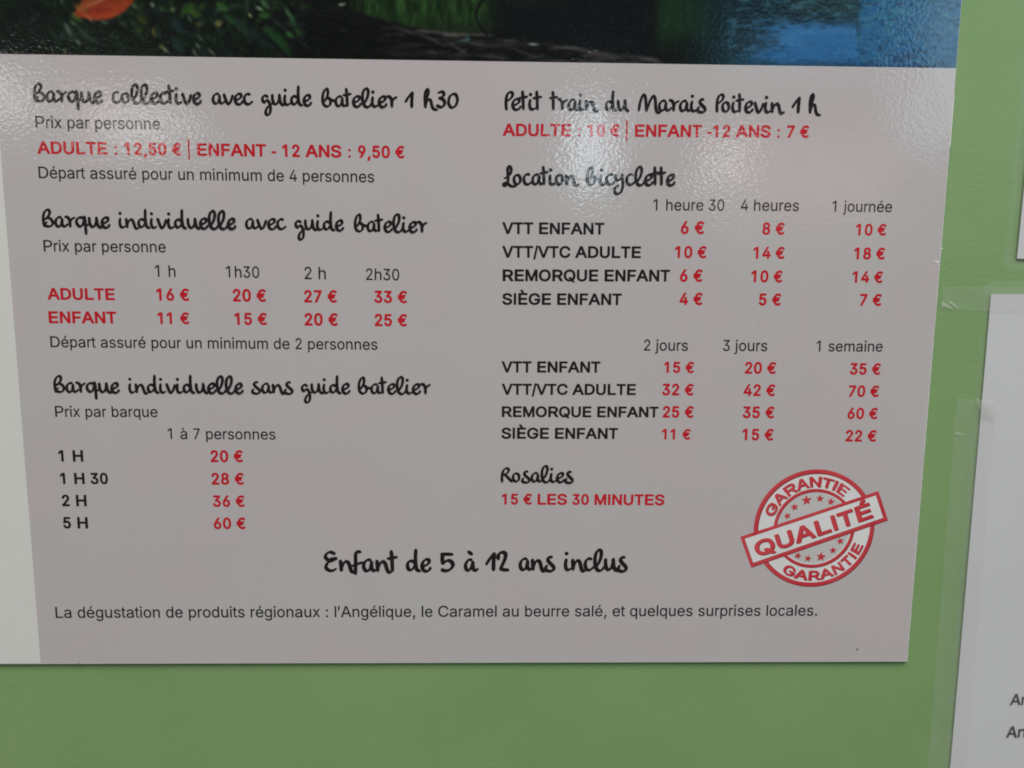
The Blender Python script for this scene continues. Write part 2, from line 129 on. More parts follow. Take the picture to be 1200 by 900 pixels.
    'N': (722, [[[663,706,672,693,674,681,674,32,671,20,666,13,657,5,643,0,601,0,531,0,517,4,505,13,216,436,211,439,209,447,208,25,202,14,195,7,188,3,174,0,83,0,69,3,62,8,52,19,48,32,48,681,50,693,55,702,69,713,83,716,188,716,202,713,214,706,510,274,513,280,513,286,513,681,516,693,525,706,534,712,545,716,643,716,653,712]]]),
    'O': (778, [[[491,2,393,-9,295,1,202,35,132,86,120,98,71,163,35,252,22,360,33,456,70,551,123,622,134,631,199,679,288,714,386,725,484,715,580,679,652,625,704,558,712,545,744,462,756,360,745,258,708,163,659,98,645,85,577,35],[386,583,337,577,288,558,246,526,214,481,195,430,187,360,195,284,215,233,246,189,288,158,330,141,393,133,442,139,487,156,533,190,564,233,583,284,592,360,584,430,565,481,533,526,491,558,449,575,442,577]]]),
    'Q': (778, [[[704,-61,687,-67,575,-66,557,-54,512,-2,505,3,484,-4,393,-14,288,-3,206,29,194,35,126,87,72,157,35,247,33,260,22,356,34,459,66,542,73,555,127,625,197,678,295,715,393,725,491,714,582,677,652,625,705,555,712,542,745,453,756,356,745,254,708,160,658,93,638,74,717,-22,718,-42,711,-54],[442,576,386,582,337,576,288,557,246,525,216,485,194,427,187,356,194,286,215,228,249,183,288,154,337,135,386,129,398,132,330,211,324,222,323,241,330,253,339,260,358,266,456,266,470,263,484,254,533,197,540,196,563,228,585,286,592,356,585,420,562,485,528,530,491,557]]]),
    'R': (722, [[[712,10,698,2,684,0,565,0,544,8,534,19,380,248,376,252,369,253,243,253,237,248,237,32,233,19,222,7,215,3,201,0,96,0,82,3,69,13,65,19,61,32,61,681,63,693,75,708,89,715,110,716,376,716,474,709,544,689,558,683,614,650,652,611,661,598,686,541,694,483,685,420,662,369,653,356,614,317,561,286,561,280,719,48,723,38,722,25],[237,394,243,392,376,392,425,395,467,406,488,417,504,433,515,458,519,483,515,509,504,534,488,551,467,563,425,575,369,578,243,578,237,572]]]),
    'S': (667, [[[176,14,113,47,64,94,36,143,23,198,24,217,36,232,43,236,57,240,155,240,169,237,181,230,187,223,199,185,211,168,232,151,267,137,295,130,330,128,379,131,414,140,442,153,463,171,473,185,479,211,477,223,470,236,464,243,449,253,428,263,358,284,260,309,183,334,169,340,106,378,71,415,50,459,43,510,54,574,84,625,125,664,141,674,197,702,260,719,337,726,414,720,484,701,547,667,586,632,596,619,622,574,633,523,631,504,620,491,610,486,596,484,505,484,491,486,477,494,470,504,455,542,428,566,386,581,337,587,295,583,267,576,239,563,223,549,212,530,210,510,212,498,225,480,239,471,267,457,330,439,407,421,477,400,519,383,554,364,588,338,620,300,639,255,645,211,634,147,607,96,562,51,491,13,421,-6,337,-12,253,-6]]]),
    'T': (611, [[[352,0,254,1,240,8,233,16,228,25,226,575,219,578,44,578,30,581,23,585,16,592,10,604,9,681,14,700,30,713,44,716,569,716,582,712,590,707,600,693,602,681,602,604,595,592,583,582,569,578,394,578,387,576,385,572,385,32,382,19,373,9,366,4]]]),
    'U': (722, [[[63,708,70,713,84,716,175,716,189,713,196,709,207,696,210,683,210,262,215,224,229,192,245,173,252,166,279,148,315,135,364,131,406,135,448,151,471,167,490,188,507,224,511,262,511,683,514,696,525,708,546,716,644,715,658,709,666,702,670,696,673,683,673,256,664,186,637,122,630,112,588,65,525,23,441,-4,364,-11,273,-3,203,21,192,27,134,65,89,116,59,180,49,250,49,683,52,696]]]),
    'V': (667, [[[-2,706,8,713,22,716,120,716,134,712,148,700,330,229,337,219,518,700,533,712,547,716,631,716,645,716,659,713,674,700,679,687,676,668,422,25,414,12,400,3,386,0,281,0,263,6,251,19,-12,674,-11,693]]]),
    'r': (389, [[[80,1,68,6,60,12,56,19,52,31,52,500,54,513,66,527,73,531,87,535,178,534,192,528,206,513,262,536,311,541,360,540,370,538,386,525,392,513,392,433,389,420,385,414,374,405,360,401,304,404,276,401,255,394,237,383,225,371,213,346,210,321,210,31,206,19,194,6,178,0]]]),
    't': (333, [[[319,5,277,-4,242,-6,172,4,123,29,109,38,74,89,63,152,63,411,60,415,11,416,-3,423,-11,430,-17,449,-17,512,-11,531,4,543,18,546,60,547,63,550,64,639,74,653,88,661,102,663,179,663,200,659,214,647,219,633,221,548,228,546,298,546,314,538,324,525,326,512,326,449,324,437,319,428,312,422,298,416,228,415,219,411,219,159,221,140,228,131,242,128,284,132,298,131,312,123,319,116,324,102,339,32,333,17]]]),
    '|': (280, [[[179,-230,102,-230,95,-224,95,936,97,943,102,946,179,946,183,943,185,936,185,-210,185,-224]]]),
    'È': (667, [[[202,927,314,927,328,924,339,916,423,773,423,753,415,740,406,734,412,731,594,731,607,728,615,723,626,708,628,695,627,617,622,605,615,598,601,591,244,590,237,587,236,585,237,441,573,439,591,429,599,416,601,344,600,325,594,313,580,302,566,299,237,299,236,143,244,141,594,141,608,139,622,131,631,117,632,45,632,32,628,19,622,11,608,2,594,0,97,0,77,7,65,19,62,39,62,695,64,708,76,723,83,728,97,731,286,731,291,734,279,745,174,878,170,896,174,909,188,922]]]),
    'É': (667, [[[496,926,510,920,519,909,523,890,519,877,416,747,402,734,412,731,594,731,608,727,622,716,628,702,628,624,625,611,614,598,594,590,244,590,237,587,236,442,244,440,573,439,591,429,599,416,600,325,594,313,587,306,580,302,566,299,237,299,236,143,244,141,594,141,608,139,622,130,629,121,632,110,632,32,628,19,615,5,594,0,97,0,83,4,69,15,62,32,62,695,64,708,76,723,83,728,97,731,279,731,286,733,270,753,270,773,354,916,363,922,377,927]]]),
    '€': (556, [[[392,-5,343,-10,266,2,196,37,135,99,97,169,80,226,77,229,28,229,14,232,0,244,-7,258,-6,271,15,335,21,345,32,354,14,361,5,367,-1,373,-7,386,-6,398,15,462,21,472,32,481,42,485,79,488,98,548,134,615,144,628,196,679,266,714,343,726,392,721,448,703,489,679,519,653,530,641,534,628,532,615,503,545,497,536,483,527,469,525,455,527,406,563,378,577,364,581,343,583,308,577,280,561,252,532,229,488,434,486,448,481,455,476,464,462,464,443,434,373,420,361,398,354,411,341,415,322,388,252,379,239,369,233,357,229,238,229,230,226,252,185,278,156,308,139,315,137,343,133,378,138,413,156,448,182,462,187,483,184,497,173,530,99,532,86,529,73,519,61,483,31,441,9]]]),
}
BRUSH = {
    'B': (212, [[(35,20),(22,120),(35,220),(75,282),(115,295),(138,265),(128,215),(85,160),(55,130)],[(65,148),(115,160),(163,125),(178,75),(155,30),(100,15),(55,32),(32,60)],[(45,60),(85,90)]]),
    'a': (178, [[(107,172),(65,170),(25,130),(15,70),(40,20),(80,20),(110,60),(125,125)],[(127,140),(125,60),(147,22),(180,25),(215,60)]]),
    'r': (172, [[(7,180),(40,175),(72,130),(78,20)],[(85,105),(113,145),(160,170)]]),
    'q': (205, [[(147,155),(95,175),(45,160),(15,110),(27,55),(70,20),(113,48),(140,110),(155,170)],[(155,185),(163,60),(165,-100)],[(165,30),(225,65)]]),
    'u': (215, [[(28,165),(30,90),(53,30),(90,20),(122,50),(145,110),(150,170)],[(150,170),(158,80),(175,30),(212,5)]]),
    'e': (160, [[(40,79),(90,97),(125,132),(122,169),(85,177),(43,147),(22,87),(40,27),(80,5),(122,20),(148,57)]]),
    'i': (113, [[(32,160),(21,90),(35,30),(70,12),(113,35)],[(31,250),(40,249)]]),
    'n': (205, [[(22,155),(27,90),(32,20)],[(32,55),(62,120),(102,150),(137,120),(154,60),(172,10),(202,-5),(237,20)]]),
    'd': (220, [[(125,138),(75,155),(37,130),(28,70),(55,25),(100,35),(133,80),(147,130)],[(152,310),(145,200),(150,100),(165,30),(205,10)]]),
    'v': (182, [[(25,160),(40,110),(65,40),(93,10),(125,40),(150,100),(167,148)]]),
    'l': (160, [[(45,67),(90,137),(115,217),(113,282),(80,304),(42,272),(20,197),(23,97),(50,27),(95,2),(140,22),(165,55)]]),
    's': (172, [[(107,200),(67,195),(50,162),(75,120),(125,75),(143,38),(125,5),(75,-5),(25,13),(17,42),(37,75)]]),
    'g': (160, [[(102,138),(55,155),(20,122),(20,70),(47,42),(73,68),(97,78),(123,55),(143,5),(151,-60),(138,-130),(103,-160),(70,-142),(70,-90),(105,-30),(155,5),(190,30)]]),
    'b': (220, [[(54,99),(99,182),(107,259),(89,293),(50,265),(20,182),(18,87),(42,27),(89,7),(134,33),(149,87),(134,134),(113,146)],[(113,146),(155,117),(220,99)]]),
    't': (108, [[(18,292),(26,182),(31,21)],[(-30,192),(30,203),(92,215)]]),
    'c': (152, [[(107,173),(66,176),(28,142),(17,86),(35,30),(73,11),(114,24),(152,57)]]),
    'o': (168, [[(100,160),(57,162),(24,133),(17,76),(38,27),(78,14),(116,46),(125,104),(103,157)]]),
    'E': (208, [[(145,262),(92,283),(42,259),(23,212),(53,170)],[(53,166),(98,184),(156,193),(159,180),(113,156),(66,142),(32,92),(32,50),(76,18),(129,21),(166,45)]]),
    'f': (122, [[(90,285),(48,289),(29,249),(26,132),(21,-26)],[(-19,85),(42,111),(119,135)]]),
    'R': (208, [[(25,10),(25,128),(50,215),(99,258),(140,239),(134,190),(87,153),(50,138)],[(74,144),(130,88),(198,14)]]),
    'P': (106, [[(32,14),(25,102),(32,204),(62,270),(108,284),(131,252),(111,199),(62,157),(34,145)]]),
    'L': (182, [[(38,107),(90,138),(135,180),(152,238),(138,293),(106,302),(90,266),(95,180),(97,76),(81,14),(46,-14),(17,10),(38,34),(86,24),(133,-10),(180,-24),(233,-14)]]),
    'y': (190, [[(14,172),(14,114),(60,83),(110,114),(132,172)],[(132,174),(142,72),(140,-29),(110,-112),(46,-140),(0,-100),(17,-31),(77,3)]]),
    'M': (345, [[(21,14),(39,140),(84,261),(125,220),(147,11)],[(147,11),(200,158),(254,247),(290,193),(303,50),(335,-18),(379,-13)]]),
    'h': (199, [[(24,15),(15,158),(24,257),(48,304),(70,286),(68,229),(44,158),(24,81)],[(29,55),(53,121),(86,141),(112,110),(128,31),(161,-18),(209,-24)]]),
    '1': (169, [[(7,98),(64,180),(124,249)],[(128,249),(119,127),(117,16)]]),
    '2': (190, [[(21,178),(26,233),(69,267),(122,260),(136,212),(106,127),(60,40)],[(60,32),(111,18),(177,14)]]),
    '5': (210, [[(180,244),(21,248)],[(35,235),(32,172),(42,113)],[(46,113),(80,140),(132,156),(180,127),(191,76),(143,23),(80,7),(26,21)]]),
    '3': (177, [[(31,249),(88,271),(121,231),(88,183),(44,165)],[(48,165),(108,143),(132,77),(81,18),(11,40)]]),
    '0': (190, [[(92,238),(37,198),(15,88),(62,15),(125,44),(158,143),(132,227),(88,238)]]),
    'à': (200, [[(111,163),(64,159),(26,108),(21,55),(48,13),(85,18),(117,66),(135,124)],[(135,129),(138,60),(159,13),(191,13),(212,32)],[(71,276),(117,246)]]),
}
PLAIN_TEXT = [
    ('Prix par personne', (11.4, 177.43), (49.79, 177.39)),
    ('Départ assuré pour un minimum de 4 personnes', (11.25, 162.16), (116.07, 162.01)),
    ('Prix par personne', (11.15, 139.48), (49.56, 139.51)),
    ('1 h', (45.78, 131.79), (52.27, 131.79)),
    ('1h30', (68.28, 131.77), (78.88, 131.69)),
    ('2 h', (93.31, 131.43), (100.14, 131.41)),
    ('2h30', (113.0, 131.33), (123.69, 131.26)),
    ('Départ assuré pour un minimum de 2 personnes', (11.12, 108.92), (116.36, 108.77)),
    ('Prix par barque', (11.01, 86.09), (44.18, 86.13)),
    ('1 à 7 personnes', (47.14, 78.83), (82.33, 78.76)),
    ('La dégustation de produits régionaux : l’Angélique, le Caramel au beurre salé, et quelques surprises locales.', (6.29, 16.78), (266.83, 17.21)),
    ('1 heure 30', (205.19, 154.24), (228.06, 154.37)),
    ('4 heures', (233.45, 154.45), (252.28, 154.51)),
    ('1 journée', (263.12, 154.44), (282.61, 154.5)),
    ('2 jours', (203.6, 109.08), (218.13, 109.09)),
    ('3 jours', (229.72, 109.11), (244.46, 109.15)),
    ('1 semaine', (260.8, 109.17), (282.9, 109.23)),
]
BOLD_TEXT = [
    ('1 H', (11.06, 71.02), (19.13, 71.02)),
    ('1 H 30', (11.09, 63.41), (26.74, 63.43)),
    ('2 H', (11.13, 55.83), (19.25, 55.82)),
    ('5 H', (11.02, 48.19), (19.18, 48.17)),
    ('VTT ENFANT', (156.76, 146.28), (189.58, 146.41)),
    ('VTT/VTC ADULTE', (156.81, 138.79), (201.67, 139.03)),
    ('REMORQUE ENFANT', (157.0, 131.26), (211.38, 131.61)),
    ('SIÈGE ENFANT', (156.92, 123.67), (195.86, 123.86)),
    ('VTT ENFANT', (156.87, 101.51), (189.42, 101.62)),
    ('VTT/VTC ADULTE', (156.98, 94.08), (201.37, 94.22)),
    ('REMORQUE ENFANT', (157.03, 86.61), (209.16, 86.73)),
    ('SIÈGE ENFANT', (156.94, 79.29), (195.82, 79.35)),
]
RED_TEXT = [
    ('ADULTE : 12,50 € | ENFANT - 12 ANS : 9,50 €', (11.34, 169.54), (125.72, 169.48)),
    ('ADULTE', (11.26, 124.18), (32.62, 124.18)),
    ('16 €', (45.78, 124.15), (56.25, 124.1)),
    ('20 €', (70.14, 124.04), (80.79, 124.01)),
    ('27 €', (92.97, 123.92), (103.53, 123.92)),
    ('33 €', (115.49, 123.96), (126.09, 123.93)),
    ('ENFANT', (11.12, 116.63), (32.72, 116.68)),
    ('11 €', (45.79, 116.66), (55.89, 116.63)),
    ('15 €', (70.39, 116.54), (80.81, 116.53)),
    ('20 €', (92.9, 116.45), (103.64, 116.45)),
    ('25 €', (115.51, 116.45), (126.02, 116.41)),
    ('20 €', (60.74, 71.01), (71.4, 71.02)),
    ('28 €', (60.74, 63.34), (71.39, 63.34)),
    ('36 €', (60.81, 55.72), (71.38, 55.71)),
    ('60 €', (60.81, 48.04), (71.38, 48.03)),
    ('ADULTE : 10 € | ENFANT -12 ANS : 7 €', (156.68, 176.7), (254.13, 177.32)),
    ('6 €', (214.28, 146.84), (221.89, 146.86)),
    ('8 €', (240.76, 146.91), (247.99, 146.92)),
    ('10 €', (271.29, 146.93), (281.22, 146.97)),
    ('10 €', (212.71, 139.19), (222.91, 139.2)),
    ('14 €', (238.24, 139.2), (248.43, 139.21)),
    ('18 €', (271.25, 139.3), (281.37, 139.31)),
    ('6 €', (214.58, 131.58), (221.98, 131.59)),
    ('10 €', (237.93, 131.61), (248.16, 131.61)),
    ('14 €', (271.21, 131.72), (281.23, 131.72)),
    ('4 €', (214.73, 124.06), (222.3, 124.07)),
    ('5 €', (240.84, 124.1), (248.16, 124.1)),
    ('7 €', (274.13, 124.25), (281.36, 124.25)),
    ('15 €', (210.48, 101.69), (220.41, 101.66)),
    ('20 €', (237.32, 101.56), (247.72, 101.53)),
    ('35 €', (272.44, 101.48), (282.76, 101.45)),
    ('32 €', (210.12, 94.18), (220.57, 94.15)),
    ('42 €', (237.26, 94.12), (247.84, 94.09)),
    ('70 €', (272.51, 94.02), (282.73, 93.98)),
    ('25 €', (210.53, 86.68), (220.87, 86.64)),
    ('35 €', (237.34, 86.63), (247.96, 86.59)),
    ('60 €', (272.68, 86.5), (282.85, 86.46)),
    ('11 €', (210.56, 79.27), (220.17, 79.22)),
    ('15 €', (237.57, 79.08), (248.09, 79.03)),
    ('22 €', (272.54, 78.81), (282.98, 78.76)),
    ('15 € LES 30 MINUTES', (157.24, 56.71), (212.22, 56.55)),
]
NOTICE_TEXT = [
    ('Ar', (338.33, -16.47), (343.95, -16.49)),
    ('Art', (338.14, -28.9), (345.6, -28.94)),
]
HEADINGS = [
    [('Barque', (11.18, 185.12), (32.74, 185.09)), ('collective', (35.23, 185.08), (63.08, 185.14)), ('avec', (65.98, 185.12), (78.91, 185.14)), ('guide', (81.29, 185.17), (97.17, 185.05)), ('batelier', (99.95, 184.85), (123.75, 184.96)), ('1', (125.88, 184.91), (128.81, 184.89)), ('h30', (131.75, 184.93), (142.97, 184.9))],
    [('Barque', (11.16, 147.0), (32.65, 146.97)), ('individuelle', (35.06, 146.94), (72.27, 146.99)), ('avec', (74.83, 147.01), (88.06, 146.98)), ('guide', (90.49, 146.9), (106.34, 146.78)), ('batelier', (109.32, 146.55), (132.85, 146.51))],
    [('Barque', (11.02, 94.02), (32.47, 94.05)), ('individuelle', (35.08, 93.98), (72.56, 94.12)), ('sans', (74.78, 94.13), (88.81, 94.18)), ('guide', (91.04, 94.19), (107.35, 94.19)), ('batelier', (109.58, 94.14), (133.65, 94.21))],
    [('Enfant', (97.09, 33.1), (122.18, 33.1)), ('de', (124.78, 33.16), (133.6, 33.16)), ('5', (136.5, 33.28), (141.43, 33.28)), ('à', (144.47, 33.34), (149.55, 33.34)), ('12', (151.73, 33.4), (160.01, 33.4)), ('ans', (163.07, 33.46), (175.74, 33.46)), ('inclus', (178.51, 33.46), (200.44, 33.4))],
    [('Petit', (157.16, 184.62), (169.11, 184.72)), ('train', (171.13, 184.72), (187.01, 184.7)), ('du', (188.74, 184.72), (196.59, 184.77)), ('Marais', (199.16, 184.78), (221.09, 184.88)), ('Poitevin', (223.81, 184.76), (245.98, 184.83)), ('1', (248.03, 184.81), (250.89, 184.82)), ('h', (253.48, 184.85), (257.58, 184.88))],
    [('Location', (156.52, 161.64), (181.28, 161.86)), ('bicyclette', (183.19, 161.86), (212.05, 162.07))],
    [('Rosalies', (156.75, 64.47), (181.41, 64.42))],
]
# ------------------------------------------------------------------ materials
def lin(r, g, b):
    def f(c):
        c = c / 255.0
        return c / 12.92 if c <= 0.04045 else ((c + 0.055) / 1.055) ** 2.4
    return (f(r), f(g), f(b), 1.0)

def ramp(nt, src, c0, c1, p0=0.3, p1=0.7):
    r = nt.nodes.new("ShaderNodeValToRGB")
    r.color_ramp.elements[0].position = p0
    r.color_ramp.elements[1].position = p1
    r.color_ramp.elements[0].color = c0
    r.color_ramp.elements[1].color = c1
    nt.links.new(src, r.inputs["Fac"])
    return r.outputs["Color"]

def noise(nt, scale, detail=3.0, rough=0.55, stretch=(1, 1, 1)):
    g = nt.nodes.new("ShaderNodeNewGeometry")
    m = nt.nodes.new("ShaderNodeMapping")
    m.inputs["Scale"].default_value = stretch
    nt.links.new(g.outputs["Position"], m.inputs["Vector"])
    n = nt.nodes.new("ShaderNodeTexNoise")
    n.inputs["Scale"].default_value = scale
    n.inputs["Detail"].default_value = detail
    n.inputs["Roughness"].default_value = rough
    nt.links.new(m.outputs["Vector"], n.inputs["Vector"])
    return n.outputs["Fac"]

def bump(nt, height, dist, strength=1.0, prev=None):
    b = nt.nodes.new("ShaderNodeBump")
    b.inputs["Strength"].default_value = strength
    b.inputs["Distance"].default_value = dist
    nt.links.new(height, b.inputs["Height"])
    if prev:
        nt.links.new(prev, b.inputs["Normal"])
    return b.outputs["Normal"]

def new_mat(name):
    m = bpy.data.materials.new(name)
    m.use_nodes = True
    return m, m.node_tree, m.node_tree.nodes["Principled BSDF"]

def laminated(name, c0, c1=None, attr=None, mottle=60.0):
    """printed ink under a glossy film whose surface has a fine crinkle"""
    m, nt, b = new_mat(name)
    c1 = c1 or c0
    if attr:
        a = nt.nodes.new("ShaderNodeAttribute")
        a.attribute_name = attr
        nt.links.new(a.outputs["Color"], b.inputs["Base Color"])
    else:
        nt.links.new(ramp(nt, noise(nt, mottle, 4.0), c0, c1), b.inputs["Base Color"])
    b.inputs["Roughness"].default_value = 0.7
    b.inputs["Specular IOR Level"].default_value = 0.0
    b.inputs["Coat Weight"].default_value = 1.0
    b.inputs["Coat IOR"].default_value = 1.5
    b.inputs["Coat Roughness"].default_value = 0.10
    n1 = bump(nt, noise(nt, 30.0, 1.0), 0.00022)
    n2 = bump(nt, noise(nt, 800.0, 1.5, 0.5, (1.0, 1.0, 1.2)), 0.00004, 1.0, n1)
    nt.links.new(n2, b.inputs["Coat Normal"])
    return m

def matte(name, c0, c1, scale, rough=0.6, spec=0.3, bscale=None, bdist=0.0):
    m, nt, b = new_mat(name)
    nt.links.new(ramp(nt, noise(nt, scale, 5.0), c0, c1), b.inputs["Base Color"])
    b.inputs["Roughness"].default_value = rough
    b.inputs["Specular IOR Level"].default_value = spec
    if bscale:
        nt.links.new(bump(nt, noise(nt, bscale, 3.0), bdist), b.inputs["Normal"])
    return m

def film(name, tint, milk, rough=0.25, lo=None, bscale=180.0, bdist=0.0002):
    """clear plastic film: mostly see-through, a little milky, glossy"""
    m, nt, b = new_mat(name)
    b.inputs["Base Color"].default_value = tint
    b.inputs["Roughness"].default_value = rough
    nrm = bump(nt, noise(nt, bscale, 3.0, 0.6, (1.0, 1.0, 0.5)), bdist)
    nt.links.new(nrm, b.inputs["Normal"])
    t = nt.nodes.new("ShaderNodeBsdfTransparent")
    mx = nt.nodes.new("ShaderNodeMixShader")
    mr = nt.nodes.new("ShaderNodeMapRange")
    mr.inputs["From Min"].default_value = 0.3
    mr.inputs["From Max"].default_value = 0.7
    mr.inputs["To Min"].default_value = milk * 0.7 if lo is None else lo
    mr.inputs["To Max"].default_value = milk * 1.3
    nt.links.new(noise(nt, 90.0, 4.0), mr.inputs["Value"])
    nt.links.new(mr.outputs["Result"], mx.inputs["Fac"])
    nt.links.new(t.outputs["BSDF"], mx.inputs[1])
    nt.links.new(b.outputs["BSDF"], mx.inputs[2])
    nt.links.new(mx.outputs["Shader"], nt.nodes["Material Output"].inputs["Surface"])
    return m

M_wall = matte("green_paint", (0.212, 0.364, 0.138, 1), (0.252, 0.394, 0.162, 1), 14.0, 0.42, 0.5, 700.0, 0.00010)
M_grey = laminated("grey_print", (0.565, 0.500, 0.508, 1), (0.545, 0.522, 0.512, 1), mottle=24.0)
M_margin = laminated("white_print", (0.755, 0.73, 0.70, 1), (0.77, 0.77, 0.72, 1))
M_core = matte("white_board_core", (0.60, 0.60, 0.56, 1), (0.72, 0.72, 0.68, 1), 200.0)
M_black = laminated("black_ink", (0.012, 0.009, 0.009, 1), (0.020, 0.016, 0.015, 1))
M_text = laminated("dark_grey_ink", (0.014, 0.012, 0.013, 1), (0.022, 0.019, 0.020, 1))
M_red = laminated("red_ink", (0.55, 0.012, 0.022, 1), (0.61, 0.016, 0.028, 1))
M_stamp = laminated("stamp_red_ink", (0.60, 0.030, 0.046, 1), (0.70, 0.085, 0.10, 1), mottle=90.0)
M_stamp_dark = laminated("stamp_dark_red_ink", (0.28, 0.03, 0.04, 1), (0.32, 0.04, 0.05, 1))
M_stamp_white = laminated("stamp_white_ink", (0.78, 0.77, 0.76, 1), (0.84, 0.83, 0.82, 1))
M_stamp_pale = laminated("stamp_pale_ink", (0.60, 0.585, 0.57, 1), (0.63, 0.61, 0.60, 1))
M_picture = laminated("marsh_picture_print", (0, 0, 0, 1), attr="ink")
M_paper = matte("white_paper", (0.635, 0.63, 0.64, 1), (0.66, 0.655, 0.665, 1), 22.0, 0.45, 0.5)
M_notice_ink = matte("notice_grey_ink", (0.055, 0.055, 0.06, 1), (0.085, 0.085, 0.09, 1), 300.0)
M_tape = film("packing_tape_film", (0.72, 0.74, 0.70, 1), 0.11, 0.35)
M_pouch = film("laminating_film", (0.78, 0.82, 0.78, 1), 0.065, 0.15, bscale=90.0, bdist=0.0003)
M_fold = film("folded_tape_film", (0.78, 0.76, 0.70, 1), 0.24, 0.3)
M_speck = matte("dark_speck", (0.14, 0.13, 0.125, 1), (0.18, 0.17, 0.165, 1), 500.0)
M_scuff = matte("pale_scuff", (0.64, 0.62, 0.59, 1), (0.70, 0.68, 0.65, 1), 500.0)

# ------------------------------------------------------------------ mesh helpers (millimetres on the wall: u right, v up, d out of the wall)
T = 1.5                                    # thickness of the price board in mm
def W3(u, v, d):
    return (u / 1000.0, -d / 1000.0, v / 1000.0)

def link(name, verts, faces, mat, parent=None, smooth=False):
    me = bpy.data.meshes.new(name)
    me.from_pydata(verts, [], faces)
    me.update()
    me.materials.append(mat)
    if smooth:
        me.polygons.foreach_set("use_smooth", [smooth] * len(me.polygons))
    o = bpy.data.objects.new(name, me)
    COL.objects.link(o)
    if parent:
        o.parent = parent
        p, off = parent, Vector((0, 0, 0))
        while p:
            off += p.location
            p = p.parent
        o.location = -off
    return o

def thing(name, label, cat, loc):
    o = bpy.data.objects.new(name, None)
    o.empty_display_size = 0.02
    o.location = loc
    COL.objects.link(o)
    o["label"] = label
    o["category"] = cat
    return o

def facing(verts, f):
    """order a face so that it looks at the room (-Y)"""
    a, b, c = (Vector(verts[i]) for i in f[:3])
    return f if (b - a).cross(c - a).y < 0 else tuple(reversed(f))

def poly(name, loops, d, mat, parent=None):
    tri = tessellate_polygon([[Vector((x, y, 0)) for x, y in l] for l in loops])
    vs = [W3(x, y, d) for l in loops for x, y in l]
    return link(name, vs, [facing(vs, t) for t in tri], mat, parent)

def sheet(name, quad, d, mat, parent=None, n=1, wob=0.0, seed=0, thick=0.0):
    """a thin sheet subdivided n x n, with a little waviness of wob mm"""
    rnd = random.Random(seed)
    ph = [rnd.uniform(0, 6.28) for _ in range(4)]
    vs, fs = [], []
    (a, b, c, e) = [Vector(q) for q in quad]     # bottom-left, bottom-right, top-right, top-left
    for j in range(n + 1):
        for i in range(n + 1):
            s, t = i / n, j / n
            p = (a * (1 - s) + b * s) * (1 - t) + (e * (1 - s) + c * s) * t
            h = wob * (0.5 + 0.25 * math.sin(5 * s + ph[0] + 2 * t) + 0.25 * math.sin(7 * t + ph[1] - s))
            vs.append(W3(p.x, p.y, d + h))
    for j in range(n):
        for i in range(n):
            k = j * (n + 1) + i
            fs.append((k, k + 1, k + n + 2, k + n + 1))
    o = link(name, vs, [facing(vs, f) for f in fs], mat, parent, not thick)
    if thick:
        m = o.modifiers.new("thickness", "SOLIDIFY")
        m.thickness = thick / 1000.0
        m.offset = -1.0
    return o

def slab(name, u0, v0, u1, v1, d0, d1, bev, mat, parent=None):
    """a board with bevelled front edges"""
    vs = [W3(*p) for p in ((u0, v0, d0), (u1, v0, d0), (u1, v1, d0), (u0, v1, d0),
                           (u0, v0, d1 - bev), (u1, v0, d1 - bev), (u1, v1, d1 - bev), (u0, v1, d1 - bev),
                           (u0 + bev, v0 + bev, d1), (u1 - bev, v0 + bev, d1), (u1 - bev, v1 - bev, d1), (u0 + bev, v1 - bev, d1))]
    fs = [(3, 2, 1, 0), (8, 9, 10, 11)]
    for i in range(4):
        j = (i + 1) % 4
        fs += [(i, j, 4 + j, 4 + i), (4 + i, 4 + j, 8 + j, 8 + i)]
    return link(name, vs, fs, mat, parent)

# ------------------------------------------------------------------ lettering
_glyphs = {}
def glyph(font, c):
    key = (id(font), c)
    if key not in _glyphs:
        adv, groups = font[c]
        pts, tris = [], []
        for n, g in enumerate(groups):       # each group is an outline with its holes
            loops = [list(zip(l[::2], l[1::2])) for l in g]
            k = len(pts)
            pts += [(x, y, n * 0.006) for l in loops for x, y in l]
            tris += [tuple(k + i for i in q) for q in tessellate_polygon([[Vector((x, y, 0)) for x, y in l] for l in loops])]
        _glyphs[key] = (adv, pts, tris)
    return _glyphs[key]

def place(font, text, fn, vs, fs, d):
    """fn(x, y) maps em/1000 units to mm"""
    x = 0
    for c in text:
        adv, pts, tris = glyph(font, c)
        k = len(vs)
        vs += [W3(*fn(x + px, py), d + dz) for px, py, dz in pts]
        fs += [facing(vs, tuple(k + i for i in t)) for t in tris]
        x += adv

def ink_span(font, text):
    x, lo, hi = 0, 1e9, -1e9
    for c in text:
        adv, pts, _ = glyph(font, c)
        for p in pts:
            lo, hi = min(lo, x + p[0]), max(hi, x + p[0])
        x += adv
    return lo, hi

def text_on_line(name, font, text, a, b, mat, parent, d, ys=1.0):
    lo, hi = ink_span(font, text)
    A, Bp = Vector(a), Vector(b)
    ex = (Bp - A) / (hi - lo)
    ey = Vector((-ex.y, ex.x)) * ys
    vs, fs = [], []
    place(font, text, lambda x, y: tuple(A + ex * (x - lo) + ey * y), vs, fs, d)
    return link(name, vs, fs, mat, parent)

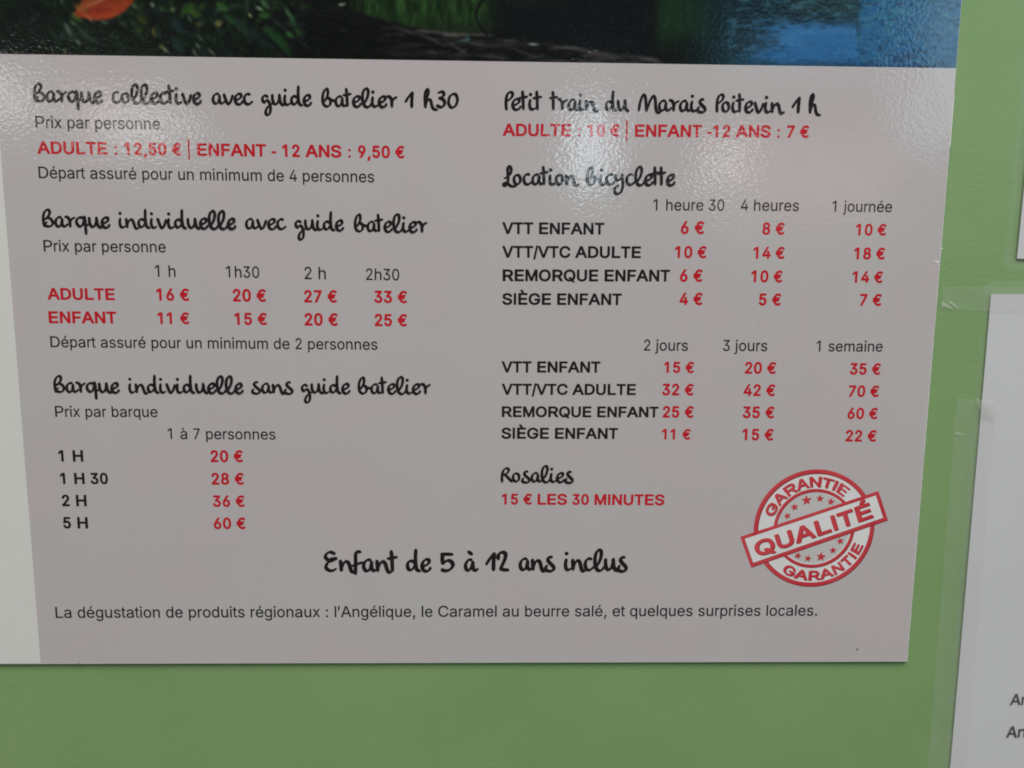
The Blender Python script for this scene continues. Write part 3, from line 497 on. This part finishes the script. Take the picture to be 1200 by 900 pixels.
def spline(pts):
    if len(pts) == 2:
        p, q = pts
        return [(p[0] + (q[0] - p[0]) * t / 4, p[1] + (q[1] - p[1]) * t / 4) for t in range(5)]
    P = [pts[0]] + list(pts) + [pts[-1]]
    out = []
    for i in range(1, len(P) - 2):
        p0, p1, p2, p3 = P[i - 1:i + 3]
        for s in range(5):
            t = s / 5
            out.append(tuple(0.5 * (2 * p1[k] + (p2[k] - p0[k]) * t + (2 * p0[k] - 5 * p1[k] + 4 * p2[k] - p3[k]) * t * t
                                    + (3 * p1[k] - p0[k] - 3 * p2[k] + p3[k]) * t ** 3) for k in (0, 1)))
    out.append(tuple(map(float, pts[-1])))
    return out

NIB = math.radians(35)
DISC = [(math.cos(k * math.pi / 4), math.sin(k * math.pi / 4)) for k in range(8)]
def brush_word(text, a, b, vs, fs, depth, thin=1.0):
    """brush-pen strokes along traced centre lines"""
    dots, x = [], 0
    for c in text:
        adv, strokes = BRUSH[c]
        for st in strokes:
            pts = spline(st)
            row = []
            for i, p in enumerate(pts):
                q, r = pts[max(i - 1, 0)], pts[min(i + 1, len(pts) - 1)]
                ang = math.atan2(r[1] - q[1], r[0] - q[0])
                w = 30 + 27 * abs(math.sin(ang - NIB))
                if len(st) == 2 and abs(st[0][0] - st[1][0]) + abs(st[0][1] - st[1][1]) < 15:
                    w = 56
                if c in '1235':
                    w *= 1.12
                row.append((p[0] + x, p[1], w * thin / 2))
            row[-1] = (row[-1][0], row[-1][1], row[-1][2] * 0.8)
            row[0] = (row[0][0], row[0][1], row[0][2] * 0.88)
            dots.append(row)
        x += adv
    lo = min(p[0] - p[2] for r in dots for p in r)
    hi = max(p[0] + p[2] for r in dots for p in r)
    A, Bp = Vector(a), Vector(b)
    ex = (Bp - A) / (hi - lo)
    k = ex.length
    if len(text) == 1 and text in "1h":
        pass
    ey = Vector((-ex.y, ex.x)) / k
    ky = SCRIPT_K if SCRIPT_K else k
    def mp(px, py):
        return A + ex * (px - lo) + ey * (py * ky)
    n = 0
    for row in dots:
        prev = None
        for px, py, r in row:
            c = mp(px, py)
            rr = r * ky
            dd = depth + n * 0.0004
            n += 1
            s = len(vs)
            vs += [W3(c.x + rr * dx, c.y + rr * dy, dd) for dx, dy in DISC]
            fs.append(facing(vs, tuple(range(s, s + 8))))
            if prev:
                t = c - prev[0]
                if t.length > 1e-6:
                    nn = Vector((-t.y, t.x)).normalized()
                    s = len(vs)
                    for cc, q in ((prev[0], prev[1]), (c, rr)):
                        vs += [W3(cc.x + nn.x * q, cc.y + nn.y * q, dd + 0.0002), W3(cc.x - nn.x * q, cc.y - nn.y * q, dd + 0.0002)]
                    fs.append(facing(vs, (s, s + 1, s + 3, s + 2)))
            prev = (c, rr)

# ------------------------------------------------------------------ setting
wall = slab("wall", -1500, -1300, 1800, 1500, -60, 0, 0.0, M_wall)
wall["kind"] = "structure"

# ------------------------------------------------------------------ the price board
board = thing("price_board", "large glossy grey price list with red prices, marsh picture on top and quality stamp", "price board", W3(135, 0, 0))
U0, V1 = -30.0, 259.0
slab("backing_panel", U0, 0, 300, V1, 0.15, T, 0.22, M_core, board)
PV = 199.2                                     # lower edge of the picture
sheet("white_margin", [(U0 + .3, .45), (-0.0, .45), (-0.0, PV), (U0 + .3, PV)], T + .02, M_margin, board)
sheet("grey_field", [(0.0, .45), (299.6, .45), (299.6, PV), (0.0, PV)], T + .02, M_grey, board)

# --- the printed marsh picture: ink colours held by a fine grid of vertices
def paint_marsh():
    rng = np.random.default_rng(7)
    NU, NV = 1106, 200
    u = np.linspace(U0 + .3, 299.75, NU)
    v = np.linspace(PV, V1 - .3, NV)
    Ug, Vg = np.meshgrid(u, v)
    X = (Ug - 3.0) / .2635                     # picture units, about 0.26 mm each
    Y = 62.8 + .01545 * X - (Vg - PV) / .252   # grows downwards
    def sn(cx, cy, seed, octs=3):
        r = np.random.default_rng(seed)
        tot = np.zeros_like(X); amp = 1.0; s = 0.0
        for _ in range(octs):
            gx, gy = (X + 200) / cx, (Y + 300) / cy
            ix, iy = np.floor(gx).astype(int), np.floor(gy).astype(int)
            fx, fy = gx - ix, gy - iy
            fx, fy = fx * fx * (3 - 2 * fx), fy * fy * (3 - 2 * fy)
            g = r.random((iy.max() + 3, ix.max() + 3))
            tot += amp * ((g[iy, ix] * (1 - fx) + g[iy, ix + 1] * fx) * (1 - fy) + (g[iy + 1, ix] * (1 - fx) + g[iy + 1, ix + 1] * fx) * fy)
            s += amp; amp *= .55; cx, cy = cx / 2, cy / 2
        return tot / s
    def sm(a, b, x):
        t = np.clip((x - a) / (b - a), 0, 1)
        return t * t * (3 - 2 * t)
    img = np.zeros(X.shape + (3,)); img[:] = (14, 18, 14)
    def mixin(mask, col):
        m = mask[..., None]
        img[:] = img * (1 - m) + np.array(col, float) * m
    def leaf(cx, cy, a, b, ang, col, alpha=1.0, soft=.35, rib=0.0):
        R = a + 3
        i0, i1 = np.searchsorted(X[0], cx - R), np.searchsorted(X[0], cx + R)
        yy = Y[:, min(max((i0 + i1) // 2, 0), NU - 1)]
        js = np.nonzero((yy > cy - R) & (yy < cy + R))[0]
        if i1 <= i0 or len(js) == 0: return
        sl = (slice(js[0], js[-1] + 1), slice(i0, i1))
        dx, dy = X[sl] - cx, Y[sl] - cy
        ca, sa = math.cos(ang), math.sin(ang)
        s, t = (dx * ca + dy * sa) / a, (-dx * sa + dy * ca) / b
        w = 1 - s * s
        m = np.clip((w - np.abs(t)) / soft, 0, 1) * alpha
        c = np.array(col, float)[None, None, :] * (1 + .25 * t[..., None] - .1 * s[..., None])
        if rib:
            c = c + rib * np.exp(-(t[..., None] * 5) ** 2)
        img[sl] = img[sl] * (1 - m[..., None]) + c * m[..., None]
    # far bank and water behind the log
    n1 = sn(6, 22, 1); n2 = sn(50, 30, 2); n3 = sn(3, 9, 3)
    g = sm(400, 430, X) * (1 - sm(540, 590, X)) * (1 - sm(34, 52, Y + 6 * n1))
    blades = n1[..., None]
    img[:] = img * (1 - g[..., None]) + g[..., None] * (np.array([18, 38, 16.]) + (np.array([34, 52, 26.])) * np.clip((blades - .35) * 2, 0, 1) * (.35 + .65 * (1 - sm(0, 45, Y)))[..., None])
    g = sm(470, 500, X) * (1 - sm(560, 575, X)) * sm(20, 34, Y)
    mixin(g * .55, (30, 36, 26))
    g = sm(562, 600, X) * (1 - sm(752, 768, X))
    mixin(g * .85, (13, 17, 19))
    mixin(g * (1 - sm(0, 14, Y)) * .5 * (1 - sm(600, 680, X)), (20, 36, 26))
    g = sm(755, 775, X) * (1 - sm(815, 850, X)) * (1 - sm(30, 66, Y))
    mixin(g * (.45 + .5 * n1), (24, 58, 34))
    g = sm(770, 800, X)
    mixin(g * .6 * sm(30, 60, Y), (14, 24, 22))
    # blue water on the right, torn edge of ripples
    rp = sn(9, 2.6, 5, 3); rp2 = sn(40, 7, 6)
    body = sm(835, 905, X + 60 * (rp - .5) - 30 * np.cos((Y - 44) / 18)) * sm(18, 36, Y + 16 * (rp - .5) + 8 * (rp2 - .5) - sm(1000, 1012, X) * 60 )
    low = 1 - sm(70, 80, Y + 16 * (rp - .5) + 6 * (1 - sm(850, 930, X)))
    mixin(sm(790, 850, X) * .8, (20, 44, 52))
    mixin(sm(905, 935, X) * (1 - sm(990, 1008, X)) * (1 - sm(6, 20, Y + 10 * (rp - .5))) * .7, (32, 52, 44))
    mixin(sm(1000, 1010, X) * .95, (30, 90, 140))
    mixin(body * (.35 + .65 * low), (34, 95, 152))
    mixin(body * low * np.clip((rp2 - .45) * 2, 0, .5), (58, 116, 166))
    mixin(sm(1000, 1010, X) * np.clip((sn(14, 8, 9) - .5) * 3, 0, .5) * (1 - sm(20, 50, Y)), (58, 128, 146))
    mixin(sm(835, 860, X) * np.clip((rp - .56) * 5, 0, .6) * (1 - body * .75), (58, 108, 130))
    mixin(sm(850, 880, X) * np.clip((.42 - rp) * 5, 0, .55) * (1 - body * low * .75), (16, 36, 60))
    mixin(sm(860, 900, X) * sm(66, 80, Y) * np.clip((.62 - rp) * 3, 0, .7), (18, 46, 74))
    # log in front
    top = np.interp(X[0], [300, 345, 372, 395, 412, 470, 520, 580, 640, 700, 760, 792], [-60, 2, 8, 4, 14, 30, 38, 40, 50, 60, 67, 79])[None, :]
    lm = sm(-1.2, 1.2, Y - top - 3 * (n3 - .5))
    lm *= sm(318, 345, X) * (1 - sm(770, 795, X))
    bark = sn(26, 4.0, 11, 4); bb = sn(15, 3, 12, 3)
    shade = np.clip((bark - .42) * 3.2, 0, 1) * np.clip((X - 380) / 160, .12, 1)
    logc = np.array([13, 14, 14.]) + np.array([66, 62, 60.]) * (shade * (.35 + .65 * np.exp(-np.clip(Y - top, 0, 99) / 26)))[..., None]
    logc *= (.6 + .5 * bb)[..., None]
    img[:] = img * (1 - lm[..., None]) + logc * lm[..., None]
    ridge = np.exp(-((Y - top - 2.5) / 2.0) ** 2) * sm(440, 470, X) * (1 - sm(765, 785, X)) * np.clip((bark - .3) * 2.4, 0, 1)
    mixin(ridge * .6, (104, 100, 96))
    for cx, cy, a, b, an in ((470, 36, 20, 3, .32), (500, 46, 26, 3.4, .42), (528, 55, 22, 3, .5), (536, 60, 8, 2.4, -.5), (556, 52, 22, 2.6, .2), (570, 66, 24, 2, .1), (590, 47, 24, 2.2, .12),
                             (607, 61, 22, 2.4, .35), (622, 66, 18, 2.6, -.1), (678, 58, 34, 2.0, .2), (706, 64, 34, 5, .14), (748, 68, 22, 3, .1), (762, 71, 18, 3.4, .25), (650, 71, 16, 2, .1)):
        leaf(cx, cy, a, b, an, (86, 82, 80), .55, .8)
    leaf(619, 51.5, 9, 2.0, .05, (150, 160, 150), .9, .6)
    leaf(541, 44, 4.5, 4, -.9, (44, 92, 84), .8, .6); leaf(537, 47, 9, 1.2, -.05, (80, 120, 116), .8)
    leaf(500, 61, 5, 1.2, 0, (80, 86, 88), .8)
    leaf(395, 5, 6, 1.6, -.1, (150, 160, 140), .9)
    # trunk root and twigs
    for k in range(30):
        t = k / 29
        leaf(561 - 10 * math.sin(t * 3.0) + 8 * (t > .5) * (t - .5), -4 + 44 * t, 2.6, 1.7, 1.3, (8, 10, 10), .9)
    leaf(436, 2, 12, .9, .6, (16, 26, 14), .9)
    # tall grass behind the trunk
    for k in range(160):
        x = rng.uniform(402, 560); y = rng.uniform(-90, 22) if x > 425 else rng.uniform(-90, 10)
        c = rng.uniform(.4, 1.15)
        leaf(x, y, rng.uniform(6, 15), rng.uniform(.5, 1.1), rng.uniform(1.2, 2.0), (42 * c, 66 * c, 32 * c), .45)
    # undergrowth at the left: hundreds of leaves
    for k in range(2300):
        x = rng.uniform(-130, 352); y = rng.uniform(-140, 70)
        if x > 318 and (y > 30 + (352 - x) * 1.2 or rng.random() < .5) : continue
        br = .75 * rng.random() ** 2.4
        if x < 60: br *= .35
        if y > 45: br *= .55
        if y < -20: br = min(1, br * 1.5)
        base = np.array([13, 22, 14]) + np.array([20, 44, 18]) * br if rng.random() < .72 else np.array([14, 24, 22]) + np.array([36, 46, 44]) * br
        leaf(x, y, rng.uniform(5, 17), rng.uniform(2.2, 6.5), rng.normal(.75, .6), base, .7, .7, rng.uniform(0, 5))
    for k in range(80):
        x = rng.uniform(60, 350); y = rng.uniform(-130, 62)
        c = rng.uniform(.5, 1)
        leaf(x, y, rng.uniform(2.5, 6), rng.uniform(.7, 1.8), rng.normal(.9, .5), (78 * c, 92 * c, 76 * c), .45, .7)
    for k in range(60):
        x = rng.uniform(80, 345); y = rng.uniform(-120, 45)
        c = rng.uniform(.6, 1)
        leaf(x, y, rng.uniform(3, 7), rng.uniform(2, 4.5), rng.normal(.6, .8), (62 * c, 92 * c, 34 * c), .5, .6)
    #  leaves one can pick out
    L = [(80, 38, 16, 8, 1.05, (38, 52, 44), .85), (77, 34, 11, 2, 1.15, (100, 112, 100), .8), (88, 49, 5, 1.8, 1, (130, 140, 122), .8), (97, 41, 14, 5, .8, (52, 66, 56), .7),
         (84, 27, 6, 2, .6, (90, 108, 84), .8), (88, 20, 9, 5, .9, (74, 88, 34), .8), (38, 22, 5, 3, 1, (44, 54, 48), .7), (47, 50, 7, 2, -.3, (48, 64, 44), .7), (72, 60, 4, 2, 1.2, (130, 134, 104), .8),
         (72, 2, 3, 2, .5, (80, 92, 70), .8), (155, 7, 6, 3.4, 1, (78, 92, 66), .8), (176, 6, 5, 3, 1.2, (110, 124, 104), .8), (186, 11, 4, 2, 1.4, (66, 82, 60), .7), (199, 11, 4, 4, 0, (88, 104, 58), .8),
         (164, 23, 9, 6, .4, (48, 58, 20), .8), (176, 38, 7, 3.5, 1.4, (92, 86, 34), .75), (216, 10, 11, 7, -.6, (44, 78, 26), .8), (225, 15, 9, 7, .4, (56, 82, 34), .7), (229, 28, 6, 5, 0, (62, 66, 40), .8),
         (251, 27, 6, 5, -.2, (96, 98, 56), .9), (256, 8, 10, 6, .6, (40, 84, 30), .85), (268, 25, 18, 5, .75, (26, 58, 26), .8), (218, 22, 7, 1.8, 1.1, (84, 98, 90), .8), (229, 44, 8, 2, .8, (84, 96, 90), .7),
         (226, 53, 6, .9, .8, (150, 158, 144), .9), (242, 61, 8, 1.1, .8, (130, 136, 124), .9), (222, 62, 7, 2, 1.1, (98, 106, 90), .8), (188, 58, 6, 2, .7, (140, 144, 110), .8), (184, 54, 4, 3, .6, (110, 108, 58), .7),
         (203, 52, 16, 7, 1, (30, 48, 46), .8), (288, 18, 4, 1.6, .9, (172, 176, 110), .95), (299, 10, 6, 2.4, .5, (128, 144, 112), .9), (306, 5, 9, 3.5, .8, (70, 96, 70), .85), (305, 18, 9, 5, 0, (44, 84, 38), .85),
         (316, 42, 20, 6, .85, (26, 60, 30), .85), (333, 16, 11, 3, 1.1, (66, 96, 68), .8), (338, 24, 9, 4, 1.2, (34, 74, 44), .8), (333, 40, 7, 3.5, .7, (44, 92, 44), .9), (326, 52, 18, 7, 1.0, (24, 56, 26), .85),
         (350, 52, 12, .9, .6, (70, 84, 64), .8), (322, 29, 14, 1.0, .75, (60, 74, 66), .7), (119, 26, 6, 2.4, .3, (70, 92, 66), .8), (140, 27, 5, 4, .4, (48, 70, 52), .7), (285, 35, 22, 9, .7, (28, 44, 40), .6),
         (205, 30, 16, 6, .8, (24, 40, 42), .7)]
    for cx, cy, a, b, an, c, al in L:
        leaf(cx, cy, a, b, an, c, al, .5)
    # the red autumn leaf
    leaf(124, 2, 44, 21, -.38, (132, 50, 26), 1, .16)
    leaf(112, -1, 30, 8, -.45, (150, 84, 52), .6, .7)
    leaf(112, 13, 20, 6, -.1, (126, 34, 24), .55, .8)
    leaf(93, 10, 11, 6, .55, (134, 82, 42), .7, .7)
    leaf(122, -2, 38, 1.4, -.42, (170, 100, 66), .75)
    leaf(102, 21, 9, 1.5, .9, (176, 116, 70), .7)
    leaf(100, 14, 5, 2, 1.0, (84, 56, 32), .6)
    # sparse highlights on the water
    for cx, cy, a, b, an in ((1032, 4, 4, 1.3, 1.1), (1108, 17, 4, 2.4, .3), (1100, 10, 4, 1.0, .9), (1040, 31, 5, 1.2, -.4), (895, 2, 4, 1, 1.4), (944, 13, 4, 1, -.5), (928, 70, 4, 1, -.8)):
        leaf(cx, cy, a, b, an, (104, 158, 158), .75, .8)
    mixin(np.clip((sn(3, 2.2, 21, 2) - .5) * .35, 0, .1), (120, 120, 120))
    img[:] *= (1 + .16 * (sn(3.2, 2.6, 22, 2) - .5))[..., None]
    for _ in range(2):                         # the enlargement is a little soft
        img[1:-1, 1:-1] = (img[1:-1, 1:-1] * 2 + img[:-2, 1:-1] + img[2:, 1:-1] + img[1:-1, :-2] + img[1:-1, 2:]) / 6
    return u, v, np.clip(img, 0, 255)

pu, pv, ink = paint_marsh()
nu, nv = len(pu), len(pv)
vert = np.zeros((nv, nu, 3))
vert[..., 0] = pu[None, :] / 1000.0
vert[..., 1] = -(T + .02) / 1000.0
vert[..., 2] = pv[:, None] / 1000.0
idx = np.arange(nu * nv).reshape(nv, nu)
quads = np.stack([idx[:-1, :-1], idx[:-1, 1:], idx[1:, 1:], idx[1:, :-1]], -1).reshape(-1, 4)
me = bpy.data.meshes.new("marsh_picture")
me.vertices.add(nu * nv)
me.vertices.foreach_set("co", (vert.reshape(-1, 3) - np.array(board.location)).ravel())
me.loops.add(quads.size)
me.loops.foreach_set("vertex_index", quads.ravel().astype(np.int32))
me.polygons.add(len(quads))
me.polygons.foreach_set("loop_start", np.arange(0, quads.size, 4, dtype=np.int32))
me.update(calc_edges=True)
c = ink / 255.0
c = np.where(c <= .04045, c / 12.92, ((c + .055) / 1.055) ** 2.4) * 1.05
ca = me.color_attributes.new("ink", "FLOAT_COLOR", "POINT")
ca.data.foreach_set("color", np.concatenate([c, np.ones(c.shape[:2] + (1,))], -1).astype(np.float32).ravel())
me.materials.append(M_picture)
pic = bpy.data.objects.new("marsh_picture", me)
COL.objects.link(pic)
pic.parent = board

# --- lettering on the board
D_INK = T + .05
for t, a, b in PLAIN_TEXT:
    text_on_line("dark_lettering", SANS, t, a, b, M_text, board, D_INK)
for t, a, b in BOLD_TEXT:
    text_on_line("bold_lettering", SANS_BOLD, t, a, b, M_black, board, D_INK)
for t, a, b in RED_TEXT:
    text_on_line("red_lettering", SANS_BOLD, t, a, b, M_red, board, D_INK)
for h in HEADINGS:
    vs, fs = [], []
    SCRIPT_K = None
    ks = []
    for t, a, b in h:                        # one height for the whole line, from its longest word
        w = sum(BRUSH[ch][0] for ch in t)
        ks.append((w, (b[0] - a[0]) / (w - 5)))
    SCRIPT_K = max(ks)[1]
    for t, a, b in h:
        brush_word(t, a, b, vs, fs, D_INK)
    link("brush_heading", vs, fs, M_black, board)

# --- the red quality stamp
stamp = bpy.data.objects.new("quality_stamp", None)
COL.objects.link(stamp)
stamp.parent = board
scx, scy = (263.7, 48.6)
stamp.location = Vector(W3(scx, scy, T)) - board.location
S = .297
def ring_loops(r0, r1, n=96, du=0, dv=0):
    o = [(scx + du + r1 * S * math.cos(6.2831853 * k / n), scy + dv + r1 * S * math.sin(6.2831853 * k / n)) for k in range(n)]
    i = [(scx + du + r0 * S * math.cos(-6.2831853 * k / n), scy + dv + r0 * S * math.sin(-6.2831853 * k / n)) for k in range(n)]
    return [o, i] if r0 > 0 else [o]
def ring(name, r0, r1, d, mat, du=0, dv=0):
    n = 96
    vs = []
    for k in range(n):
        for r in (r0, r1):
            a = 6.2831853 * k / n
            vs.append(W3(scx + du + r * S * math.cos(a), scy + dv + r * S * math.sin(a), d))
    fs = [facing(vs, (2 * k, 2 * k + 1, 2 * ((k + 1) % n) + 1, 2 * ((k + 1) % n))) for k in range(n)]
    return link(name, vs, fs, mat, stamp)
ring("pale_disc", 0.5, 43, T + .04, M_stamp_pale)
ring("white_band", 42, 66, T + .05, M_stamp_white)
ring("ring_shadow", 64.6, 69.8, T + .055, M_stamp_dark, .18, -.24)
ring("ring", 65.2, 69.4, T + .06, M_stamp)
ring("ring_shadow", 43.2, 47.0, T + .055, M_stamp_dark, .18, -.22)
ring("ring", 43.5, 46.6, T + .06, M_stamp)
def star(cx, cy, r, rot):
    x0, y0 = (229.4, 72.03)
    px, py = scx + (840 + cx / 5 - 953.5) * .294, scy - (540 + cy / 5 - 619) * .2994
    pts = [(px + (r if k % 2 == 0 else r * .42) * S * math.cos(rot + k * math.pi / 5), py + (r if k % 2 == 0 else r * .42) * S * math.sin(rot + k * math.pi / 5)) for k in range(10)]
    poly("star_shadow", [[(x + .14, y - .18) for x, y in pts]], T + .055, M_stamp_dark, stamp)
    poly("star", [pts], T + .06, M_stamp, stamp)
for q in ((408, 322, 4.2, 1.9), (447, 270, 4.6, 1.8), (515, 230, 6.0, 1.7), (592, 220, 4.6, 1.5), (657, 238, 4.4, 1.4),
          (483, 557, 4.2, 1.2), (543, 573, 4.2, 1.4), (620, 563, 5.8, 1.5), (688, 525, 4.2, 1.7), (727, 470, 4.4, 1.8)):
    star(*q)
def arc_text(text, a0, a1, rb, cap, inward, mat, d, du=0, dv=0):
    lo, hi = ink_span(SANS_BOLD, text)
    ks = cap * S / 716
    def fn(x, y):
        a = math.radians(a0 + (a1 - a0) * (x - lo) / (hi - lo))
        r = rb * S + (-y if inward else y) * ks
        return scx + du + r * math.cos(a), scy + dv + r * math.sin(a)
    vs, fs = [], []
    place(SANS_BOLD, text, fn, vs, fs, d)
    link("stamp_lettering", vs, fs, mat, stamp)
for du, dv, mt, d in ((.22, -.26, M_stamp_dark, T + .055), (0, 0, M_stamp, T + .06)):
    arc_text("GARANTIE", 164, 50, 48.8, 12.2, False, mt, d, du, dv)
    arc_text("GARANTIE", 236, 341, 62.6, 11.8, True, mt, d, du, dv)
bq = [(242.84, 34.8), (288.94, 51.65), (284.96, 61.71), (238.6, 45.55)]
def inset(q, w):
    c = Vector((sum(p[0] for p in q) / 4, sum(p[1] for p in q) / 4))
    out = []
    for i in range(4):
        p, a, b = Vector(q[i]), Vector(q[i - 1]), Vector(q[(i + 1) % 4])
        out.append(tuple(p + (a - p).normalized() * w + (b - p).normalized() * w))
    return out
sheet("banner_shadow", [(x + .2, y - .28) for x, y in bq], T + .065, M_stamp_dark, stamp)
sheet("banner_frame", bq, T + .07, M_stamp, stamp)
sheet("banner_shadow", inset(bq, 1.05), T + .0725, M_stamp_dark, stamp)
sheet("banner_field", inset(bq, 1.2), T + .075, M_stamp_white, stamp)
qa, qb = (244.72, 38.34), (284.01, 52.54)
text_on_line("stamp_lettering", SANS_BOLD, "QUALITÉ", (qa[0] + .28, qa[1] - .3), (qb[0] + .28, qb[1] - .3), M_stamp_dark, stamp, T + .08, .80)
text_on_line("stamp_lettering", SANS_BOLD, "QUALITÉ", qa, qb, M_stamp, stamp, T + .085, .80)

# --- wear on the board: chips at the right edge, specks and scuffs
def blotch(name, c, w, h, ang, mat, seed, d, parent):
    r = random.Random(seed)
    pts = []
    for k in range(9):
        a = 6.2831853 * k / 9
        q = r.uniform(.6, 1.1)
        x, y = w * q * math.cos(a), h * q * math.sin(a)
        pts.append((c[0] + x * math.cos(ang) - y * math.sin(ang), c[1] + x * math.sin(ang) + y * math.cos(ang)))
    poly(name, [pts], d, mat, parent)
M_chip = matte("chipped_film_edge", (0.80, 0.79, 0.76, 1), (0.88, 0.87, 0.85, 1), 500.0)
chips = [((299.02, 138.7), 1.1, .35, -.5), ((299.63, 138.15), .5, .5, 0), ((299.78, 143.1), .5, .3, -.4), ((298.01, 138.97), .5, .2, -.2)]
for i, (p, w, h, a) in enumerate(chips):
    blotch("edge_chip", p, w, h, a, M_chip, i, D_INK, board)
for i, (p, w, h, a) in enumerate([((281.75, 4.76), .45, .4, 0), ((12.9, 0.16), .5, .3, 0)]):
    blotch("dark_speck", p, w, h, a, M_speck, 20 + i, D_INK, board)
for i, (p, w, h, a) in enumerate([((239.97, 119.07), 1.6, .12, .9), ((238.92, 117.67), .7, .1, -.6), ((140.77, 150.5), 1.2, .1, 0), ((144.86, 150.41), 1.5, .12, .05), ((151.95, 150.35), 1.0, .09, 0)]):
    blotch("surface_scuff", p, w, h, a, M_scuff, 40 + i, T + .03, board)
sheet("edge_chip", [(299.66, 175.16), (299.99, 175.16), (299.96, 191.43), (299.74, 191.43)], D_INK, M_chip, board)

# ------------------------------------------------------------------ laminated notices on the right
def rounded(quad, r, n=6):
    out = []
    for i in range(4):
        p, a, b = Vector(quad[i]), Vector(quad[i - 1]), Vector(quad[(i + 1) % 4])
        e1, e2 = (a - p).normalized(), (b - p).normalized()
        for k in range(n + 1):
            t = k / n * math.pi / 2
            out.append(tuple(p + e1 * r * (1 - math.sin(t)) + e2 * r * (1 - math.cos(t))))
    return out
def pouch(name, quad, paper, r, d, parent, bulge=.45):
    """clear film with a welded rim: flat border, raised bead where it wraps the paper"""
    o = rounded(quad, r)
    n = len(o)
    c = Vector((sum(p[0] for p in quad) / 4, sum(p[1] for p in quad) / 4))
    vs, fs = [], []
    rows = [(0.0, 0.0), (0.5, .28), (1.3, .34), (2.2, .16), (3.2, .30), (4.0, bulge)]
    inner = rounded(paper, .5)
    for f, h in rows:
        t = f / 4.0
        for p, q in zip(o, inner):
            vs.append(W3(p[0] + (q[0] - p[0]) * t, p[1] + (q[1] - p[1]) * t, d + h))
    for k in range(len(rows) - 1):
        for i in range(n):
            j = (i + 1) % n
            fs.append(facing(vs, (k * n + i, k * n + j, (k + 1) * n + j, (k + 1) * n + i)))
    k = (len(rows) - 1) * n
    return link(name, vs, fs, M_pouch, parent, True)

def off(q, l, r, b, t):
    return [(q[0][0] - l, q[0][1] - b), (q[1][0] + r, q[1][1] - b), (q[2][0] + r, q[2][1] + t), (q[3][0] - l, q[3][1] + t)]
n1 = thing("laminated_notice", "white laminated sheet with grey words at the lower right, below the clear tape strip", "notice", W3(425, -168, 0))
lo_q = [(319.6, -168), (529.6, -167), (528.2, 129.4), (318.2, 128.4)]
pp = sheet("paper_sheet", lo_q, .55, M_paper, n1, 24, .35, 3, .1)
pouch("plastic_pouch", off(lo_q, 2.2, 5, 5, 4.2), lo_q, 3.5, .12, n1, .5)
for t, a, b in NOTICE_TEXT:
    text_on_line("notice_lettering", SANS, t, a, b, M_notice_ink, n1, 1.1)
n2 = thing("laminated_notice", "blank edge of a white laminated sheet at the upper right, above the clear tape strip", "notice", W3(430, 140, 0))
up_q = [(325.6, 140.0), (535.6, 139.4), (536.4, 436.4), (326.6, 437)]
sheet("paper_sheet", up_q, .55, M_paper, n2, 24, .35, 8, .1)
pouch("plastic_pouch", off(up_q, 4.0, 5, 4.6, 5), up_q, 3.0, .12, n2, .5)

# ------------------------------------------------------------------ clear tape
def tape(name, label, quad, d_fn, nx, ny, seed, amp, parent=None):
    r = random.Random(seed)
    a, b, c, e = [Vector(q) for q in quad]
    vs, fs = [], []
    for j in range(ny + 1):
        for i in range(nx + 1):
            s, t = i / nx, j / ny
            p = (a * (1 - s) + b * s) * (1 - t) + (e * (1 - s) + c * s) * t
            q = Vector(p)
            if j in (0, ny):
                q.y += r.uniform(-.06, .06)
            if i in (0, nx):
                q.x += r.uniform(-.15, .15)
            vs.append(W3(q.x, q.y, d_fn(q.x, q.y) + amp * r.random()))
    for j in range(ny):
        for i in range(nx):
            k = j * (nx + 1) + i
            fs.append(facing(vs, (k, k + 1, k + nx + 2, k + nx + 1)))
    return link(name, vs, fs, M_tape, parent, True)
def d_across(x, y):
    if x < 300.3: return T + .12
    if x < 303: return T + .12 - (x - 300.3) / 2.7 * 1.3
    if x > 316: return min(1.25, .32 + (x - 316) * .35) if y < 132.8 else (min(1.25, .32 + max(0, x - 322) * .35) if y > 135 else .75)
    return .32
t1 = tape("adhesive_tape", "", [(301.59, 123.24), (395, 121.2), (395, 131.8), (301.68, 130.68)], d_across, 90, 14, 4, .05)
t1["label"] = "short clear tape strip running sideways from the price board between the two notices"
t1["category"] = "tape"
def d_side(x, y):
    return .3 if x < 314.5 else min(1.22, .3 + (x - 314.5) * .25)
v_tape = thing("adhesive_tape", "long clear tape strip down the left edge of the lower notice, top corner folded", "tape", W3(318, -170, 0))
b0 = (311.58, -41.32)
t2 = tape("tape_strip", "", [(312.0, -172), (326.5, -172), (323.4, 92), (309.9, 93.68)], d_side, 12, 120, 9, .05, v_tape)
fold = [(W3(*(315.83, 94.15), .6)), (W3(*(318.83, 86.87), 1.4)), (W3(*(324.25, 88.36), 3.4)), (W3(*(320.72, 91.7), 2.8)), W3(*(319.16, 89.65), 2.0)]
link("folded_corner", fold, [facing(fold, f) for f in ((0, 1, 4), (1, 2, 4), (2, 3, 4), (3, 0, 4))], M_fold, v_tape, True)
wr = [W3(*(310.05, 81.99), .42), W3(*(313.01, 81.56), .42), W3(*(312.92, 80.97), .5), W3(*(310.26, 81.25), .5)]
link("crease", wr, [facing(wr, (0, 1, 2, 3))], M_fold, v_tape)
for i, q in enumerate(([(304.63, 126.22), (307.68, 123.99), (307.42, 123.71), (304.39, 125.65)], [(302.08, 125.92), (305.69, 123.84), (305.43, 123.61), (301.91, 124.51)])):
    wv = [W3(x, y, .45 + .25 * (k > 1)) for k, (x, y) in enumerate(q)]
    cr = link("crease", wv, [facing(wv, (0, 1, 2, 3))], M_fold, t1)
